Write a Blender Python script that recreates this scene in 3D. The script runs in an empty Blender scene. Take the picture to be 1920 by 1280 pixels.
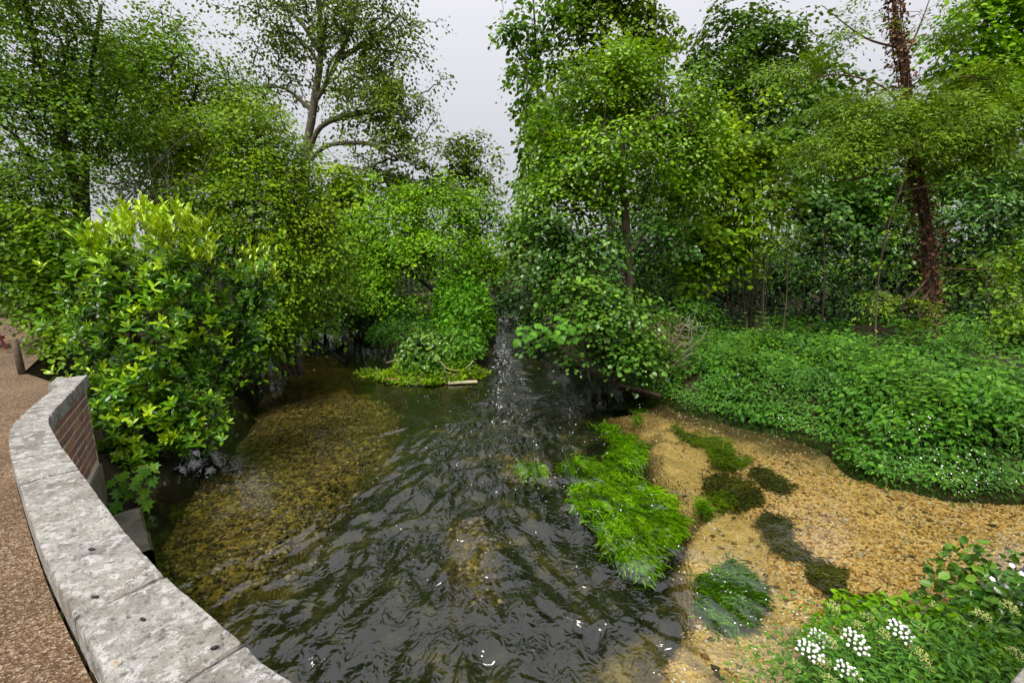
import bpy, math, random
import numpy as np
from mathutils import Vector, Matrix

random.seed(7)
RNG = np.random.default_rng(11)
S = bpy.context.scene
COL = S.collection

# ------------------------------------------------------------------ camera
EYE = np.array([0.0, 0.0, 2.4])
PITCH = math.radians(10.6)
F = 16.0 / 36.0 * 1920
cam_d = bpy.data.cameras.new("camera")
cam_d.lens = 16.0
cam_d.sensor_width = 36.0
cam_d.clip_start = 0.05
cam_d.clip_end = 2000
cam = bpy.data.objects.new("camera", cam_d)
cam.location = EYE
cam.rotation_euler = (math.pi / 2 - PITCH, 0, 0)
COL.objects.link(cam)
S.camera = cam

# ------------------------------------------------------------------ sky, sun, exposure
SUN_EL, SUN_AZ = math.radians(58), math.radians(205)     # azimuth clockwise from +Y
w = bpy.data.worlds.new("World")
S.world = w
w.use_nodes = True
nt = w.node_tree
nt.nodes.clear()
o_ = nt.nodes.new("ShaderNodeOutputWorld")
bg = nt.nodes.new("ShaderNodeBackground")
bg.inputs["Strength"].default_value = 0.1
sky = nt.nodes.new("ShaderNodeTexSky")
sky.sky_type = 'NISHITA'
sky.sun_disc = False
sky.sun_elevation = SUN_EL
sky.sun_rotation = SUN_AZ
tc = nt.nodes.new("ShaderNodeTexCoord")
sp = nt.nodes.new("ShaderNodeSeparateXYZ")
cl = nt.nodes.new("ShaderNodeClamp")
ma = nt.nodes.new("ShaderNodeMath"); ma.operation = 'MULTIPLY_ADD'      # overcast law: brighter overhead
ma.inputs[1].default_value = 4.2
ma.inputs[2].default_value = 2.36
cb = nt.nodes.new("ShaderNodeCombineColor")
mr = nt.nodes.new("ShaderNodeMath"); mr.operation = 'MULTIPLY'; mr.inputs[1].default_value = 1.0
mg = nt.nodes.new("ShaderNodeMath"); mg.operation = 'MULTIPLY'; mg.inputs[1].default_value = 0.985
mb = nt.nodes.new("ShaderNodeMath"); mb.operation = 'MULTIPLY'; mb.inputs[1].default_value = 1.035
mx = nt.nodes.new("ShaderNodeMix"); mx.data_type = 'RGBA'; mx.inputs[0].default_value = 0.92
nt.links.new(tc.outputs["Generated"], sp.inputs[0])
nt.links.new(sp.outputs["Z"], cl.inputs[0])
nt.links.new(cl.outputs[0], ma.inputs[0])
for m_, k in ((mr, "Red"), (mg, "Green"), (mb, "Blue")):
    nt.links.new(ma.outputs[0], m_.inputs[0])
    nt.links.new(m_.outputs[0], cb.inputs[k])
nt.links.new(sky.outputs[0], mx.inputs[6])
nt.links.new(cb.outputs[0], mx.inputs[7])
nt.links.new(mx.outputs[2], bg.inputs[0])
nt.links.new(bg.outputs[0], o_.inputs[0])

sun_d = bpy.data.lights.new("sun", 'SUN')
sun_d.energy = 2.4
sun_d.angle = math.radians(30)
sun_d.color = (1.0, 0.96, 0.88)
sun = bpy.data.objects.new("sun", sun_d)
sdir = Vector((math.sin(SUN_AZ) * math.cos(SUN_EL), math.cos(SUN_AZ) * math.cos(SUN_EL), math.sin(SUN_EL)))
sun.rotation_euler = sdir.to_track_quat('Z', 'Y').to_euler()
sun.location = sdir * 60
COL.objects.link(sun)

S.view_settings.view_transform = 'Standard'
S.view_settings.look = 'None'
S.view_settings.exposure = 1.1
S.view_settings.gamma = 1.0
S.view_settings.use_curve_mapping = False
S.render.engine = 'CYCLES'
c_ = S.cycles
c_.max_bounces = 8
c_.diffuse_bounces = 2
c_.glossy_bounces = 3
c_.transmission_bounces = 5
c_.transparent_max_bounces = 8
c_.caustics_reflective = False
c_.caustics_refractive = False

# ------------------------------------------------------------------ helpers: where a picture point lies in the place
SN, CS = math.sin(PITCH), math.cos(PITCH)


def ray(px, py):
    x, y = (px - 960) / F, (py - 640) / F
    return np.array([x, CS - SN * y, -(SN + CS * y)])


def G(px, py, z=0.0):
    d = ray(px, py)
    return EYE + d * ((z - EYE[2]) / d[2])


def D(px, py, Y):
    d = ray(px, py)
    return EYE + d * (Y / d[1])


def proj(P):
    """pixel coordinates (1920 wide) of world points"""
    v = np.asarray(P, float) - EYE
    zc = v[..., 1] * CS - v[..., 2] * SN
    up = v[..., 1] * SN + v[..., 2] * CS
    zc = np.where(zc < 0.05, 0.05, zc)
    return 960 + F * v[..., 0] / zc, 640 - F * up / zc


def unit(v):
    v = np.asarray(v, float)
    return v / (np.linalg.norm(v, axis=-1, keepdims=True) + 1e-12)


# ------------------------------------------------------------------ noise
_perm = np.random.default_rng(3).permutation(4096)
_grad = np.random.default_rng(4).normal(size=(4096, 3))
_grad /= np.linalg.norm(_grad, axis=1, keepdims=True)


def noise(x, y, z=0.0):
    x, y, z = np.broadcast_arrays(np.asarray(x, float), np.asarray(y, float), np.asarray(z, float))
    xi, yi, zi = np.floor(x).astype(int), np.floor(y).astype(int), np.floor(z).astype(int)
    fx, fy, fz = x - xi, y - yi, z - zi
    u, v, w_ = [t * t * t * (t * (t * 6 - 15) + 10) for t in (fx, fy, fz)]
    out = 0.0
    for a in (0, 1):
        for b in (0, 1):
            for c in (0, 1):
                h = _perm[(_perm[(_perm[(xi + a) & 4095] + yi + b) & 4095] + zi + c) & 4095]
                g = _grad[h]
                dt = g[..., 0] * (fx - a) + g[..., 1] * (fy - b) + g[..., 2] * (fz - c)
                out = out + dt * (u if a else 1 - u) * (v if b else 1 - v) * (w_ if c else 1 - w_)
    return out * 1.6


def fbm(x, y, z=0.0, n=4):
    s, a, t = 0.0, 0.5, 0.0
    for k in range(n):
        s = s + a * noise(x * 2 ** k + 17 * k, y * 2 ** k - 9 * k, z)
        t += a
        a *= 0.5
    return s / t


def ridge(x, y, z=0.0):
    return 1 - 2 * np.minimum(1, np.sqrt(noise(x, y, z) ** 2 + 0.003) * 1.6)


def sstep(a, b, x):
    t = np.clip((x - a) / (b - a), 0, 1)
    return t * t * (3 - 2 * t)


def sdist(x, y, poly):
    """signed distance to a polygon, positive inside"""
    poly = np.asarray(poly, float)
    x, y = np.asarray(x, float), np.asarray(y, float)
    best = np.full(x.shape, 1e18)
    ins = np.zeros(x.shape, bool)
    n = len(poly)
    for i in range(n):
        ax, ay = poly[i]
        bx, by = poly[(i + 1) % n]
        dx, dy = bx - ax, by - ay
        t = np.clip(((x - ax) * dx + (y - ay) * dy) / (dx * dx + dy * dy + 1e-12), 0, 1)
        best = np.minimum(best, (x - ax - t * dx) ** 2 + (y - ay - t * dy) ** 2)
        if ay != by:
            c = ((ay > y) != (by > y)) & (x < (bx - ax) * (y - ay) / (by - ay) + ax)
            ins ^= c
    d = np.sqrt(best)
    return np.where(ins, d, -d)


# ------------------------------------------------------------------ mesh making
WL = {}


def build(name, V, faces, tint=None, smooth=False, attrs=None):
    V = np.asarray(V, np.float32)
    me = bpy.data.meshes.new(name)
    faces = [np.asarray(f, np.int32) for f in faces if len(f)]
    tot = np.concatenate([np.full(len(f), f.shape[1], np.int32) for f in faces])
    idx = np.concatenate([f.ravel() for f in faces])
    st = np.concatenate([[0], np.cumsum(tot)[:-1]]).astype(np.int32)
    me.vertices.add(len(V))
    me.vertices.foreach_set("co", V.ravel())
    me.loops.add(len(idx))
    me.loops.foreach_set("vertex_index", idx)
    me.polygons.add(len(tot))
    me.polygons.foreach_set("loop_start", st)
    try:
        me.polygons.foreach_set("loop_total", tot)
    except Exception:
        pass
    me.polygons.foreach_set("use_smooth", np.full(len(tot), bool(smooth)))
    at = dict(attrs or {})
    if tint is not None:
        at["tint"] = tint
    for k, a in at.items():
        A = me.attributes.new(k, 'FLOAT', 'POINT')
        A.data.foreach_set("value", np.asarray(a, np.float32))
    me.update(calc_edges=True)
    me.validate()
    return me


def tag(o, label=None, cat=None, group=None, kind=None):
    if label: o["label"] = label
    if cat: o["category"] = cat
    if group: o["group"] = group
    if kind: o["kind"] = kind
    return o


def root(name, loc, label, cat, group=None):
    o = bpy.data.objects.new(name, None)
    o.empty_display_size = 0.2
    o.location = [float(v) for v in loc]
    COL.objects.link(o)
    WL[o.name] = np.array(loc, float)
    return tag(o, label, cat, group)


def put(name, V, faces, mat, parent=None, tint=None, smooth=False, kind=None, attrs=None):
    V = np.asarray(V, float)
    off = WL[parent.name] if parent is not None else np.zeros(3)
    me = build(name, V - off, faces, tint, smooth, attrs)
    me.materials.append(mat)
    o = bpy.data.objects.new(name, me)
    COL.objects.link(o)
    if parent is not None:
        o.parent = parent
    WL[o.name] = off.copy()
    if kind: o["kind"] = kind
    return o


class MB:
    def __init__(self):
        self.V, self.Q, self.T, self.A, self.n = [], [], [], [], 0

    def add(self, V, quads=(), tris=(), tint=0.5):
        V = np.asarray(V, float)
        if len(quads): self.Q.append(np.asarray(quads) + self.n)
        if len(tris): self.T.append(np.asarray(tris) + self.n)
        self.V.append(V)
        self.A.append(np.full(len(V), tint) if np.isscalar(tint) else np.asarray(tint))
        self.n += len(V)

    def tube(self, pts, rad, sides=5, cap=True, tint=0.5, rough=0.0):
        pts = np.asarray(pts, float)
        n = len(pts)
        rad = np.broadcast_to(np.asarray(rad, float), (n,))
        t = np.gradient(pts, axis=0)
        t = unit(t)
        ref = np.array([0.31, 0.17, 0.93]) if abs(t[:, 2].mean()) < 0.7 else np.array([0.93, 0.31, 0.17])
        a = unit(np.cross(t, ref))
        b = np.cross(t, a)
        ang = np.arange(sides) * 2 * math.pi / sides
        rr = rad[:, None] * np.ones(sides)[None]
        if rough:
            rr = rr * (1 + rough * RNG.normal(size=rr.shape))
        V = (pts[:, None] + (np.cos(ang)[None, :, None] * a[:, None] + np.sin(ang)[None, :, None] * b[:, None]) * rr[..., None]).reshape(-1, 3)
        i = np.arange(n - 1)[:, None] * sides
        j = np.arange(sides)[None]
        k = (j + 1) % sides
        Q = np.stack([i + j, i + k, i + sides + k, i + sides + j], -1).reshape(-1, 4)
        T = []
        if cap:
            V = np.vstack([V, pts[:1], pts[-1:]])
            T = [[n * sides, (q + 1) % sides, q] for q in range(sides)] + [[n * sides + 1, (n - 1) * sides + q, (n - 1) * sides + (q + 1) % sides] for q in range(sides)]
        self.add(V, Q, T, tint)

    def box(self, c, s, rz=0.0, tint=0.5, jit=0.0):
        c = np.asarray(c, float); s = np.asarray(s, float) / 2
        V = np.array([[x, y, z] for x in (-1, 1) for y in (-1, 1) for z in (-1, 1)], float) * s
        if jit: V = V + RNG.normal(size=V.shape) * jit
        cz, sz = math.cos(rz), math.sin(rz)
        V = np.stack([V[:, 0] * cz - V[:, 1] * sz, V[:, 0] * sz + V[:, 1] * cz, V[:, 2]], 1) + c
        self.add(V, [[0, 1, 3, 2], [4, 6, 7, 5], [0, 4, 5, 1], [2, 3, 7, 6], [0, 2, 6, 4], [1, 5, 7, 3]], (), tint)

    def put(self, name, mat, parent=None, smooth=False, kind=None):
        return put(name, np.vstack(self.V), ([np.vstack(self.Q)] if self.Q else []) + ([np.vstack(self.T)] if self.T else []), mat, parent, np.concatenate(self.A), smooth, kind)


# ------------------------------------------------------------------ materials
def new_mat(name):
    m = bpy.data.materials.new(name)
    m.use_nodes = True
    n = m.node_tree
    n.nodes.clear()
    out = n.nodes.new("ShaderNodeOutputMaterial")
    return m, n, out


def nd(n, typ, **kw):
    x = n.nodes.new(typ)
    for k, v in kw.items():
        if k in x.inputs and not hasattr(x, k):
            x.inputs[k].default_value = v
        else:
            try:
                setattr(x, k, v)
            except Exception:
                x.inputs[k].default_value = v
    return x


def ramp(n, fac, stops):
    r = n.nodes.new("ShaderNodeValToRGB")
    el = r.color_ramp.elements
    while len(el) < len(stops): el.new(0.5)
    for e, (p, c) in zip(el, stops):
        e.position = p
        e.color = (c[0], c[1], c[2], 1) if not np.isscalar(c) else (c, c, c, 1)
    n.links.new(fac, r.inputs[0])
    return r.outputs[0]


def mixc(n, fac, a, b, blend='MIX'):
    m = n.nodes.new("ShaderNodeMix")
    m.data_type = 'RGBA'
    m.blend_type = blend
    for i, v in ((0, fac), (6, a), (7, b)):
        if isinstance(v, bpy.types.NodeSocket): n.links.new(v, m.inputs[i])
        elif i == 0: m.inputs[0].default_value = v
        else: m.inputs[i].default_value = (v[0], v[1], v[2], 1)
    return m.outputs[2]


def coords(n, scale=1.0):
    t = n.nodes.new("ShaderNodeTexCoord")
    return t.outputs["Object"]


def geo(n):
    return n.nodes.new("ShaderNodeNewGeometry").outputs["Position"]


def tex_noise(n, vec, scale, detail=4, rough=0.55, dist=0.0):
    t = n.nodes.new("ShaderNodeTexNoise")
    t.inputs["Scale"].default_value = scale
    t.inputs["Detail"].default_value = detail
    t.inputs["Roughness"].default_value = rough
    t.inputs["Distortion"].default_value = dist
    n.links.new(vec, t.inputs["Vector"])
    return t.outputs["Fac"]


def tex_vor(n, vec, scale, feature='F1', out="Distance", rnd=1.0):
    t = n.nodes.new("ShaderNodeTexVoronoi")
    t.feature = feature
    t.inputs["Scale"].default_value = scale
    t.inputs["Randomness"].default_value = rnd
    n.links.new(vec, t.inputs["Vector"])
    return t.outputs[out]


def attr(n, name):
    a = n.nodes.new("ShaderNodeAttribute")
    a.attribute_name = name
    return a.outputs["Fac"]


def bump(n, h, strength=0.5, dist=0.02, normal=None):
    b = n.nodes.new("ShaderNodeBump")
    b.inputs["Strength"].default_value = strength
    b.inputs["Distance"].default_value = dist
    n.links.new(h, b.inputs["Height"])
    if normal is not None: n.links.new(normal, b.inputs["Normal"])
    return b.outputs["Normal"]


def principled(n, out, color, rough=0.8, normal=None, spec=0.4):
    p = n.nodes.new("ShaderNodeBsdfPrincipled")
    if isinstance(color, bpy.types.NodeSocket): n.links.new(color, p.inputs["Base Color"])
    else: p.inputs["Base Color"].default_value = (*color, 1)
    if isinstance(rough, bpy.types.NodeSocket): n.links.new(rough, p.inputs["Roughness"])
    else: p.inputs["Roughness"].default_value = rough
    p.inputs["Specular IOR Level"].default_value = spec
    if normal is not None: n.links.new(normal, p.inputs["Normal"])
    if out is not None: n.links.new(p.outputs[0], out.inputs[0])
    return p


def leaf_mat(name, dark, mid, light, rough=0.4, trans=0.3, spec=0.25, yellow=None):
    m, n, out = new_mat(name)
    t = attr(n, "tint")
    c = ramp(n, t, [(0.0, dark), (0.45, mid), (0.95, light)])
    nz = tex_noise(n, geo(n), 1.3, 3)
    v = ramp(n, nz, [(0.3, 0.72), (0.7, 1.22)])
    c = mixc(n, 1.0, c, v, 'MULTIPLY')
    p = principled(n, None, c, rough * .8, spec=spec * .75)
    tr = n.nodes.new("ShaderNodeBsdfTranslucent")
    tcx = mixc(n, 1.0, c, (1.25, 1.15, 0.5), 'MULTIPLY')
    n.links.new(tcx, tr.inputs[0])
    ms = n.nodes.new("ShaderNodeMixShader")
    ms.inputs[0].default_value = trans * 0.75
    n.links.new(p.outputs[0], ms.inputs[1])
    n.links.new(tr.outputs[0], ms.inputs[2])
    n.links.new(ms.outputs[0], out.inputs[0])
    return m


def bark_mat(name, a, b, scale=14):
    m, n, out = new_mat(name)
    g = geo(n)
    mp = n.nodes.new("ShaderNodeMapping")
    mp.inputs["Scale"].default_value = (1, 1, 0.22)
    n.links.new(g, mp.inputs[0])
    f = tex_noise(n, mp.outputs[0], scale, 6, 0.65, 0.6)
    c = ramp(n, f, [(0.3, a), (0.72, b)])
    principled(n, out, c, 0.9, bump(n, f, 0.8, 0.03), 0.2)
    return m


def plain(name, col, rough=0.7, var=0.25, scale=8, spec=0.3, bmp=0.3):
    m, n, out = new_mat(name)
    f = tex_noise(n, geo(n), scale, 5)
    c = ramp(n, f, [(0.25, [x * (1 - var) for x in col]), (0.75, [min(1, x * (1 + var)) for x in col])])
    principled(n, out, c, rough, bump(n, f, bmp, 0.02), spec)
    return m


M = {}
# foliage, by species: dark, middle, fresh
M['laurel'] = leaf_mat('laurel_leaf', (0.019, 0.072, 0.0072), (0.101, 0.273, 0.0072), (0.427, 0.611, 0.0120), 0.3, 0.25, 0.55)
M['hazel'] = leaf_mat('hazel_leaf', (0.044, 0.112, 0.0054), (0.125, 0.264, 0.0054), (0.324, 0.449, 0.0078), 0.45, 0.35)
M['elm'] = leaf_mat('elm_leaf', (0.034, 0.095, 0.0060), (0.109, 0.235, 0.0072), (0.228, 0.370, 0.0108), 0.45, 0.35)
M['field_maple'] = leaf_mat('maple_leaf', (0.028, 0.105, 0.0030), (0.119, 0.290, 0.0036), (0.257, 0.450, 0.0060), 0.45, 0.28)
M['alder'] = leaf_mat('alder_leaf', (0.019, 0.070, 0.0084), (0.067, 0.175, 0.0168), (0.180, 0.340, 0.0270), 0.36, 0.25, 0.5)
M['alder_top'] = leaf_mat('alder_top_leaf', (0.051, 0.145, 0.0054), (0.132, 0.290, 0.0054), (0.324, 0.502, 0.0090), 0.38, 0.35, 0.55)
M['chestnut'] = leaf_mat('chestnut_leaf', (0.027, 0.073, 0.0066), (0.067, 0.158, 0.0078), (0.147, 0.264, 0.0126), 0.45, 0.25)
M['plane'] = leaf_mat('plane_leaf', (0.048, 0.085, 0.0084), (0.109, 0.185, 0.0108), (0.209, 0.310, 0.0180), 0.5, 0.4)
M['larch'] = leaf_mat('larch_needle', (0.048, 0.105, 0.0072), (0.119, 0.225, 0.0084), (0.247, 0.370, 0.0150), 0.5, 0.35)
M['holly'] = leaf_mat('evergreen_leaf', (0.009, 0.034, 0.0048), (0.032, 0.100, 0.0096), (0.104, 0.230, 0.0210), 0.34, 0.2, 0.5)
M['sycamore'] = leaf_mat('sycamore_leaf', (0.044, 0.132, 0.0126), (0.088, 0.238, 0.0168), (0.192, 0.383, 0.0228), 0.42, 0.3)
M['nettle'] = leaf_mat('nettle_leaf', (0.017, 0.066, 0.0072), (0.063, 0.190, 0.0120), (0.162, 0.340, 0.0168), 0.5, 0.3)
M['fern'] = leaf_mat('hemlock_leaf', (0.044, 0.132, 0.0198), (0.088, 0.238, 0.0288), (0.220, 0.422, 0.0288), 0.5, 0.3)
M['fern_fresh'] = leaf_mat('fresh_herb_leaf', (0.033, 0.120, 0.0060), (0.085, 0.250, 0.0072), (0.180, 0.380, 0.0120), 0.5, 0.3)
M['ivy'] = leaf_mat('ivy_leaf', (0.027, 0.079, 0.0078), (0.081, 0.198, 0.0168), (0.251, 0.396, 0.0342), 0.32, 0.2, 0.55)
M['grass'] = leaf_mat('grass_blade', (0.074, 0.172, 0.0054), (0.192, 0.356, 0.0066), (0.442, 0.554, 0.0168), 0.5, 0.35)
M['weed_green'] = leaf_mat('bright_weed', (0.055, 0.18, 0.004), (0.25, 0.56, 0.005), (0.52, 0.82, 0.012), 0.6, 0.3, 0.1)
M['weed_moss'] = leaf_mat('moss_weed', (0.046, 0.090, 0.0048), (0.122, 0.225, 0.0048), (0.258, 0.405, 0.0060), 0.6, 0.2, 0.2)
M['weed_dark'] = leaf_mat('dark_weed', (0.035, 0.036, 0.010), (0.085, 0.085, 0.018), (0.17, 0.18, 0.022), 0.7, 0.1, 0.2)
M['dead_leaf'] = leaf_mat('dead_leaf', (0.05, 0.024, 0.012), (0.14, 0.065, 0.03), (0.27, 0.15, 0.075), 0.7, 0.2, 0.2)
M['bark'] = bark_mat('bark_brown', (0.045, 0.034, 0.024), (0.15, 0.12, 0.085))
M['bark_dark'] = bark_mat('bark_dark', (0.018, 0.015, 0.011), (0.07, 0.056, 0.042))
M['bark_grey'] = bark_mat('bark_grey', (0.05, 0.044, 0.032), (0.15, 0.132, 0.095), 6)
M['bark_red'] = bark_mat('bark_red', (0.035, 0.024, 0.017), (0.14, 0.085, 0.058))
M['twig_pale'] = bark_mat('twig_pale', (0.16, 0.135, 0.10), (0.34, 0.30, 0.23))
M['stem_green'] = plain('stem_green', (0.07, 0.15, 0.03), 0.6)
M['white_petal'] = plain('white_petal', (0.78, 0.75, 0.77), 0.7, 0.08, 40)
M['cream_petal'] = plain('cream_petal', (0.55, 0.58, 0.20), 0.7, 0.15, 40)
M['straw'] = plain('straw', (0.42, 0.34, 0.16), 0.7)
M['wood_pale'] = plain('wood_pale', (0.45, 0.42, 0.25), 0.7, 0.3, 20)
M['wood_brown'] = plain('wood_brown', (0.13, 0.09, 0.055), 0.8, 0.4, 20)
M['wood_post'] = plain('wood_post', (0.10, 0.075, 0.05), 0.85, 0.4, 20)
M['wood_red'] = plain('wood_red', (0.17, 0.035, 0.03), 0.6, 0.3, 20)
M['lump'] = plain('dark_lump', (0.012, 0.011, 0.012), 0.45, 0.5, 60)


def ground_mat():
    m, n, out = new_mat('woodland_soil')
    g = geo(n)
    f = tex_noise(n, g, 2.2, 6, 0.6)
    f2 = tex_noise(n, g, 26, 4, 0.7)
    c = ramp(n, f, [(0.3, (0.016, 0.012, 0.007)), (0.5, (0.042, 0.029, 0.017)), (0.66, (0.028, 0.045, 0.010))])
    c = mixc(n, 0.5, c, ramp(n, f2, [(0.35, 0.45), (0.65, 1.5)]), 'MULTIPLY')
    principled(n, out, c, 0.95, bump(n, f2, 0.7, 0.04), 0.15)
    return m


def path_mat():
    m, n, out = new_mat('hoggin_gravel')
    g = geo(n)
    big = tex_noise(n, g, 1.1, 4, 0.6)
    cell = n.nodes.new("ShaderNodeTexVoronoi"); cell.inputs["Scale"].default_value = 150
    n.links.new(g, cell.inputs["Vector"])
    sp_ = n.nodes.new("ShaderNodeSeparateColor"); n.links.new(cell.outputs["Color"], sp_.inputs[0])
    c = ramp(n, sp_.outputs[0], [(0.0, (0.07, 0.042, 0.024)), (0.4, (0.155, 0.094, 0.053)), (0.75, (0.235, 0.155, 0.092)), (0.97, (0.38, 0.30, 0.22))])
    c = mixc(n, 1.0, c, ramp(n, big, [(0.3, 0.62), (0.7, 1.2)]), 'MULTIPLY')
    fine = tex_noise(n, g, 240, 3)
    c = mixc(n, 0.6, c, ramp(n, fine, [(0.3, 0.5), (0.7, 1.4)]), 'MULTIPLY')
    principled(n, out, c, 0.9, bump(n, cell.outputs["Distance"], 0.9, 0.008), 0.2)
    return m


def bed_mat():
    m, n, out = new_mat('stream_bed')
    g = geo(n)
    cell = n.nodes.new("ShaderNodeTexVoronoi"); cell.inputs["Scale"].default_value = 34
    n.links.new(g, cell.inputs["Vector"])
    sp_ = n.nodes.new("ShaderNodeSeparateColor"); n.links.new(cell.outputs["Color"], sp_.inputs[0])
    gold = ramp(n, sp_.outputs[0], [(0.0, (0.22, 0.115, 0.032)), (0.4, (0.74, 0.45, 0.13)), (0.75, (0.90, 0.62, 0.25)), (0.97, (0.78, 0.63, 0.36))])
    pale = (0.58, 0.42, 0.15)
    f = tex_noise(n, g, 3.2, 6, 0.62)
    gold = mixc(n, ramp(n, attr(n, "sand"), [(0.1, 0.0), (0.9, 0.8)]), gold, pale)
    f3 = tex_noise(n, g, 9, 5, 0.65)
    gold = mixc(n, ramp(n, tex_noise(n, g, 1.7, 5, 0.65), [(0.55, 0.0), (0.74, 0.5)]), gold, (0.26, 0.17, 0.055))     # silt and algae film
    olive = ramp(n, f3, [(0.32, (0.04, 0.032, 0.008)), (0.5, (0.20, 0.15, 0.025)), (0.68, (0.40, 0.30, 0.055))])
    olive = mixc(n, 0.6, olive, ramp(n, sp_.outputs[1], [(0.0, 0.5), (1.0, 1.45)]), 'MULTIPLY')
    dark = ramp(n, f, [(0.35, (0.010, 0.014, 0.005)), (0.55, (0.026, 0.030, 0.008)), (0.70, (0.10, 0.082, 0.02))])
    brown = ramp(n, f3, [(0.3, (0.05, 0.032, 0.016)), (0.7, (0.125, 0.085, 0.045))])
    c = mixc(n, attr(n, "olive"), dark, olive)
    c = mixc(n, attr(n, "gold"), c, gold)
    c = mixc(n, attr(n, "mud"), c, brown)
    c = mixc(n, 0.6, c, ramp(n, f, [(0.3, 0.68), (0.65, 1.25)]), 'MULTIPLY')
    h = n.nodes.new("ShaderNodeMath"); h.operation = 'ADD'
    n.links.new(cell.outputs["Distance"], h.inputs[0]); n.links.new(f3, h.inputs[1])
    principled(n, out, c, 0.9, bump(n, h.outputs[0], 0.8, 0.03), 0.1)
    return m


def pebble_mat(name, stops):
    m, n, out = new_mat(name)
    c = ramp(n, attr(n, "tint"), stops)
    f = tex_noise(n, geo(n), 60, 3)
    c = mixc(n, 0.5, c, ramp(n, f, [(0.3, 0.6), (0.7, 1.3)]), 'MULTIPLY')
    principled(n, out, c, 0.75, None, 0.3)
    return m


def water_mat():
    m, n, out = new_mat('stream_water')
    g = geo(n)
    turb = attr(n, "turb")
    f1 = tex_noise(n, g, 11, 1.5, 0.5, 1.6)
    mlt = n.nodes.new("ShaderNodeMath"); mlt.operation = 'MULTIPLY_ADD'
    n.links.new(turb, mlt.inputs[0]); mlt.inputs[1].default_value = 0.55; mlt.inputs[2].default_value = 0.05
    b = n.nodes.new("ShaderNodeBump"); b.inputs["Distance"].default_value = 0.03
    n.links.new(f1, b.inputs["Height"]); n.links.new(mlt.outputs[0], b.inputs["Strength"])
    tr = n.nodes.new("ShaderNodeBsdfTransparent"); tr.inputs[0].default_value = (0.94, 0.95, 0.87, 1)
    gl = n.nodes.new("ShaderNodeBsdfGlossy"); gl.inputs["Roughness"].default_value = 0.012
    gl.inputs[0].default_value = (1, 1, 1, 1)
    fr = n.nodes.new("ShaderNodeFresnel"); fr.inputs[0].default_value = 1.72
    n.links.new(b.outputs[0], gl.inputs["Normal"]); n.links.new(b.outputs[0], fr.inputs["Normal"])
    ms = n.nodes.new("ShaderNodeMixShader")
    n.links.new(fr.outputs[0], ms.inputs[0]); n.links.new(tr.outputs[0], ms.inputs[1]); n.links.new(gl.outputs[0], ms.inputs[2])
    n.links.new(ms.outputs[0], out.inputs[0])
    return m


def stone_mat(name='limestone_coping', base=(0.27, 0.258, 0.235)):
    m, n, out = new_mat(name)
    g = geo(n)
    f1 = tex_noise(n, g, 5, 8, 0.68)
    f2 = tex_noise(n, g, 22, 6, 0.7)
    f3 = tex_noise(n, g, 90, 4, 0.7)
    lo = [x * 0.50 for x in base]
    c = ramp(n, f1, [(0.36, lo), (0.5, base), (0.64, [x * 1.3 for x in base])])
    c = mixc(n, ramp(n, tex_noise(n, g, 2.6, 6, 0.7), [(0.48, 0.0), (0.66, 0.75)]), c, (0.19, 0.165, 0.125))
    c = mixc(n, ramp(n, f2, [(0.52, 0.0), (0.58, 0.7)]), c, (0.47, 0.46, 0.45))          # pale lichen
    c = mixc(n, ramp(n, tex_noise(n, g, 34, 5, 0.75), [(0.55, 0.0), (0.63, 0.8)]), c, (0.085, 0.082, 0.075))   # dark pits
    v = tex_vor(n, g, 26)
    spot = ramp(n, v, [(0.10, 1.0), (0.17, 0.0)])
    pick = ramp(n, tex_noise(n, g, 6.5, 2), [(0.55, 0.0), (0.6, 1.0)])
    c = mixc(n, mixc(n, 1.0, spot, pick, 'MULTIPLY'), c, (0.05, 0.05, 0.045))             # black lichen spots
    c = mixc(n, ramp(n, tex_noise(n, g, 75, 3, 0.7), [(0.58, 0.0), (0.66, 0.75)]), c, (0.07, 0.066, 0.058))             # fine dark grain
    o2 = ramp(n, tex_noise(n, g, 11, 3), [(0.68, 0.0), (0.74, 0.7)])
    c = mixc(n, o2, c, (0.42, 0.27, 0.10))                                               # orange lichen
    c = mixc(n, 0.55, c, ramp(n, f3, [(0.3, 0.62), (0.7, 1.3)]), 'MULTIPLY')
    h = n.nodes.new("ShaderNodeMath"); h.operation = 'ADD'
    n.links.new(f2, h.inputs[0]); n.links.new(f3, h.inputs[1])
    principled(n, out, c, 0.9, bump(n, h.outputs[0], 0.7, 0.012), 0.2)
    return m


def brick_mat(name, col):
    m, n, out = new_mat(name)
    g = geo(n)
    f = tex_noise(n, g, 30, 6, 0.7)
    f1 = tex_noise(n, g, 4, 4)
    c = ramp(n, f, [(0.3, [x * 0.55 for x in col]), (0.7, [x * 1.35 for x in col])])
    c = mixc(n, ramp(n, f1, [(0.5, 0.0), (0.7, 0.45)]), c, (0.16, 0.15, 0.12))
    principled(n, out, c, 0.9, bump(n, f, 0.6, 0.01), 0.2)
    return m


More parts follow.
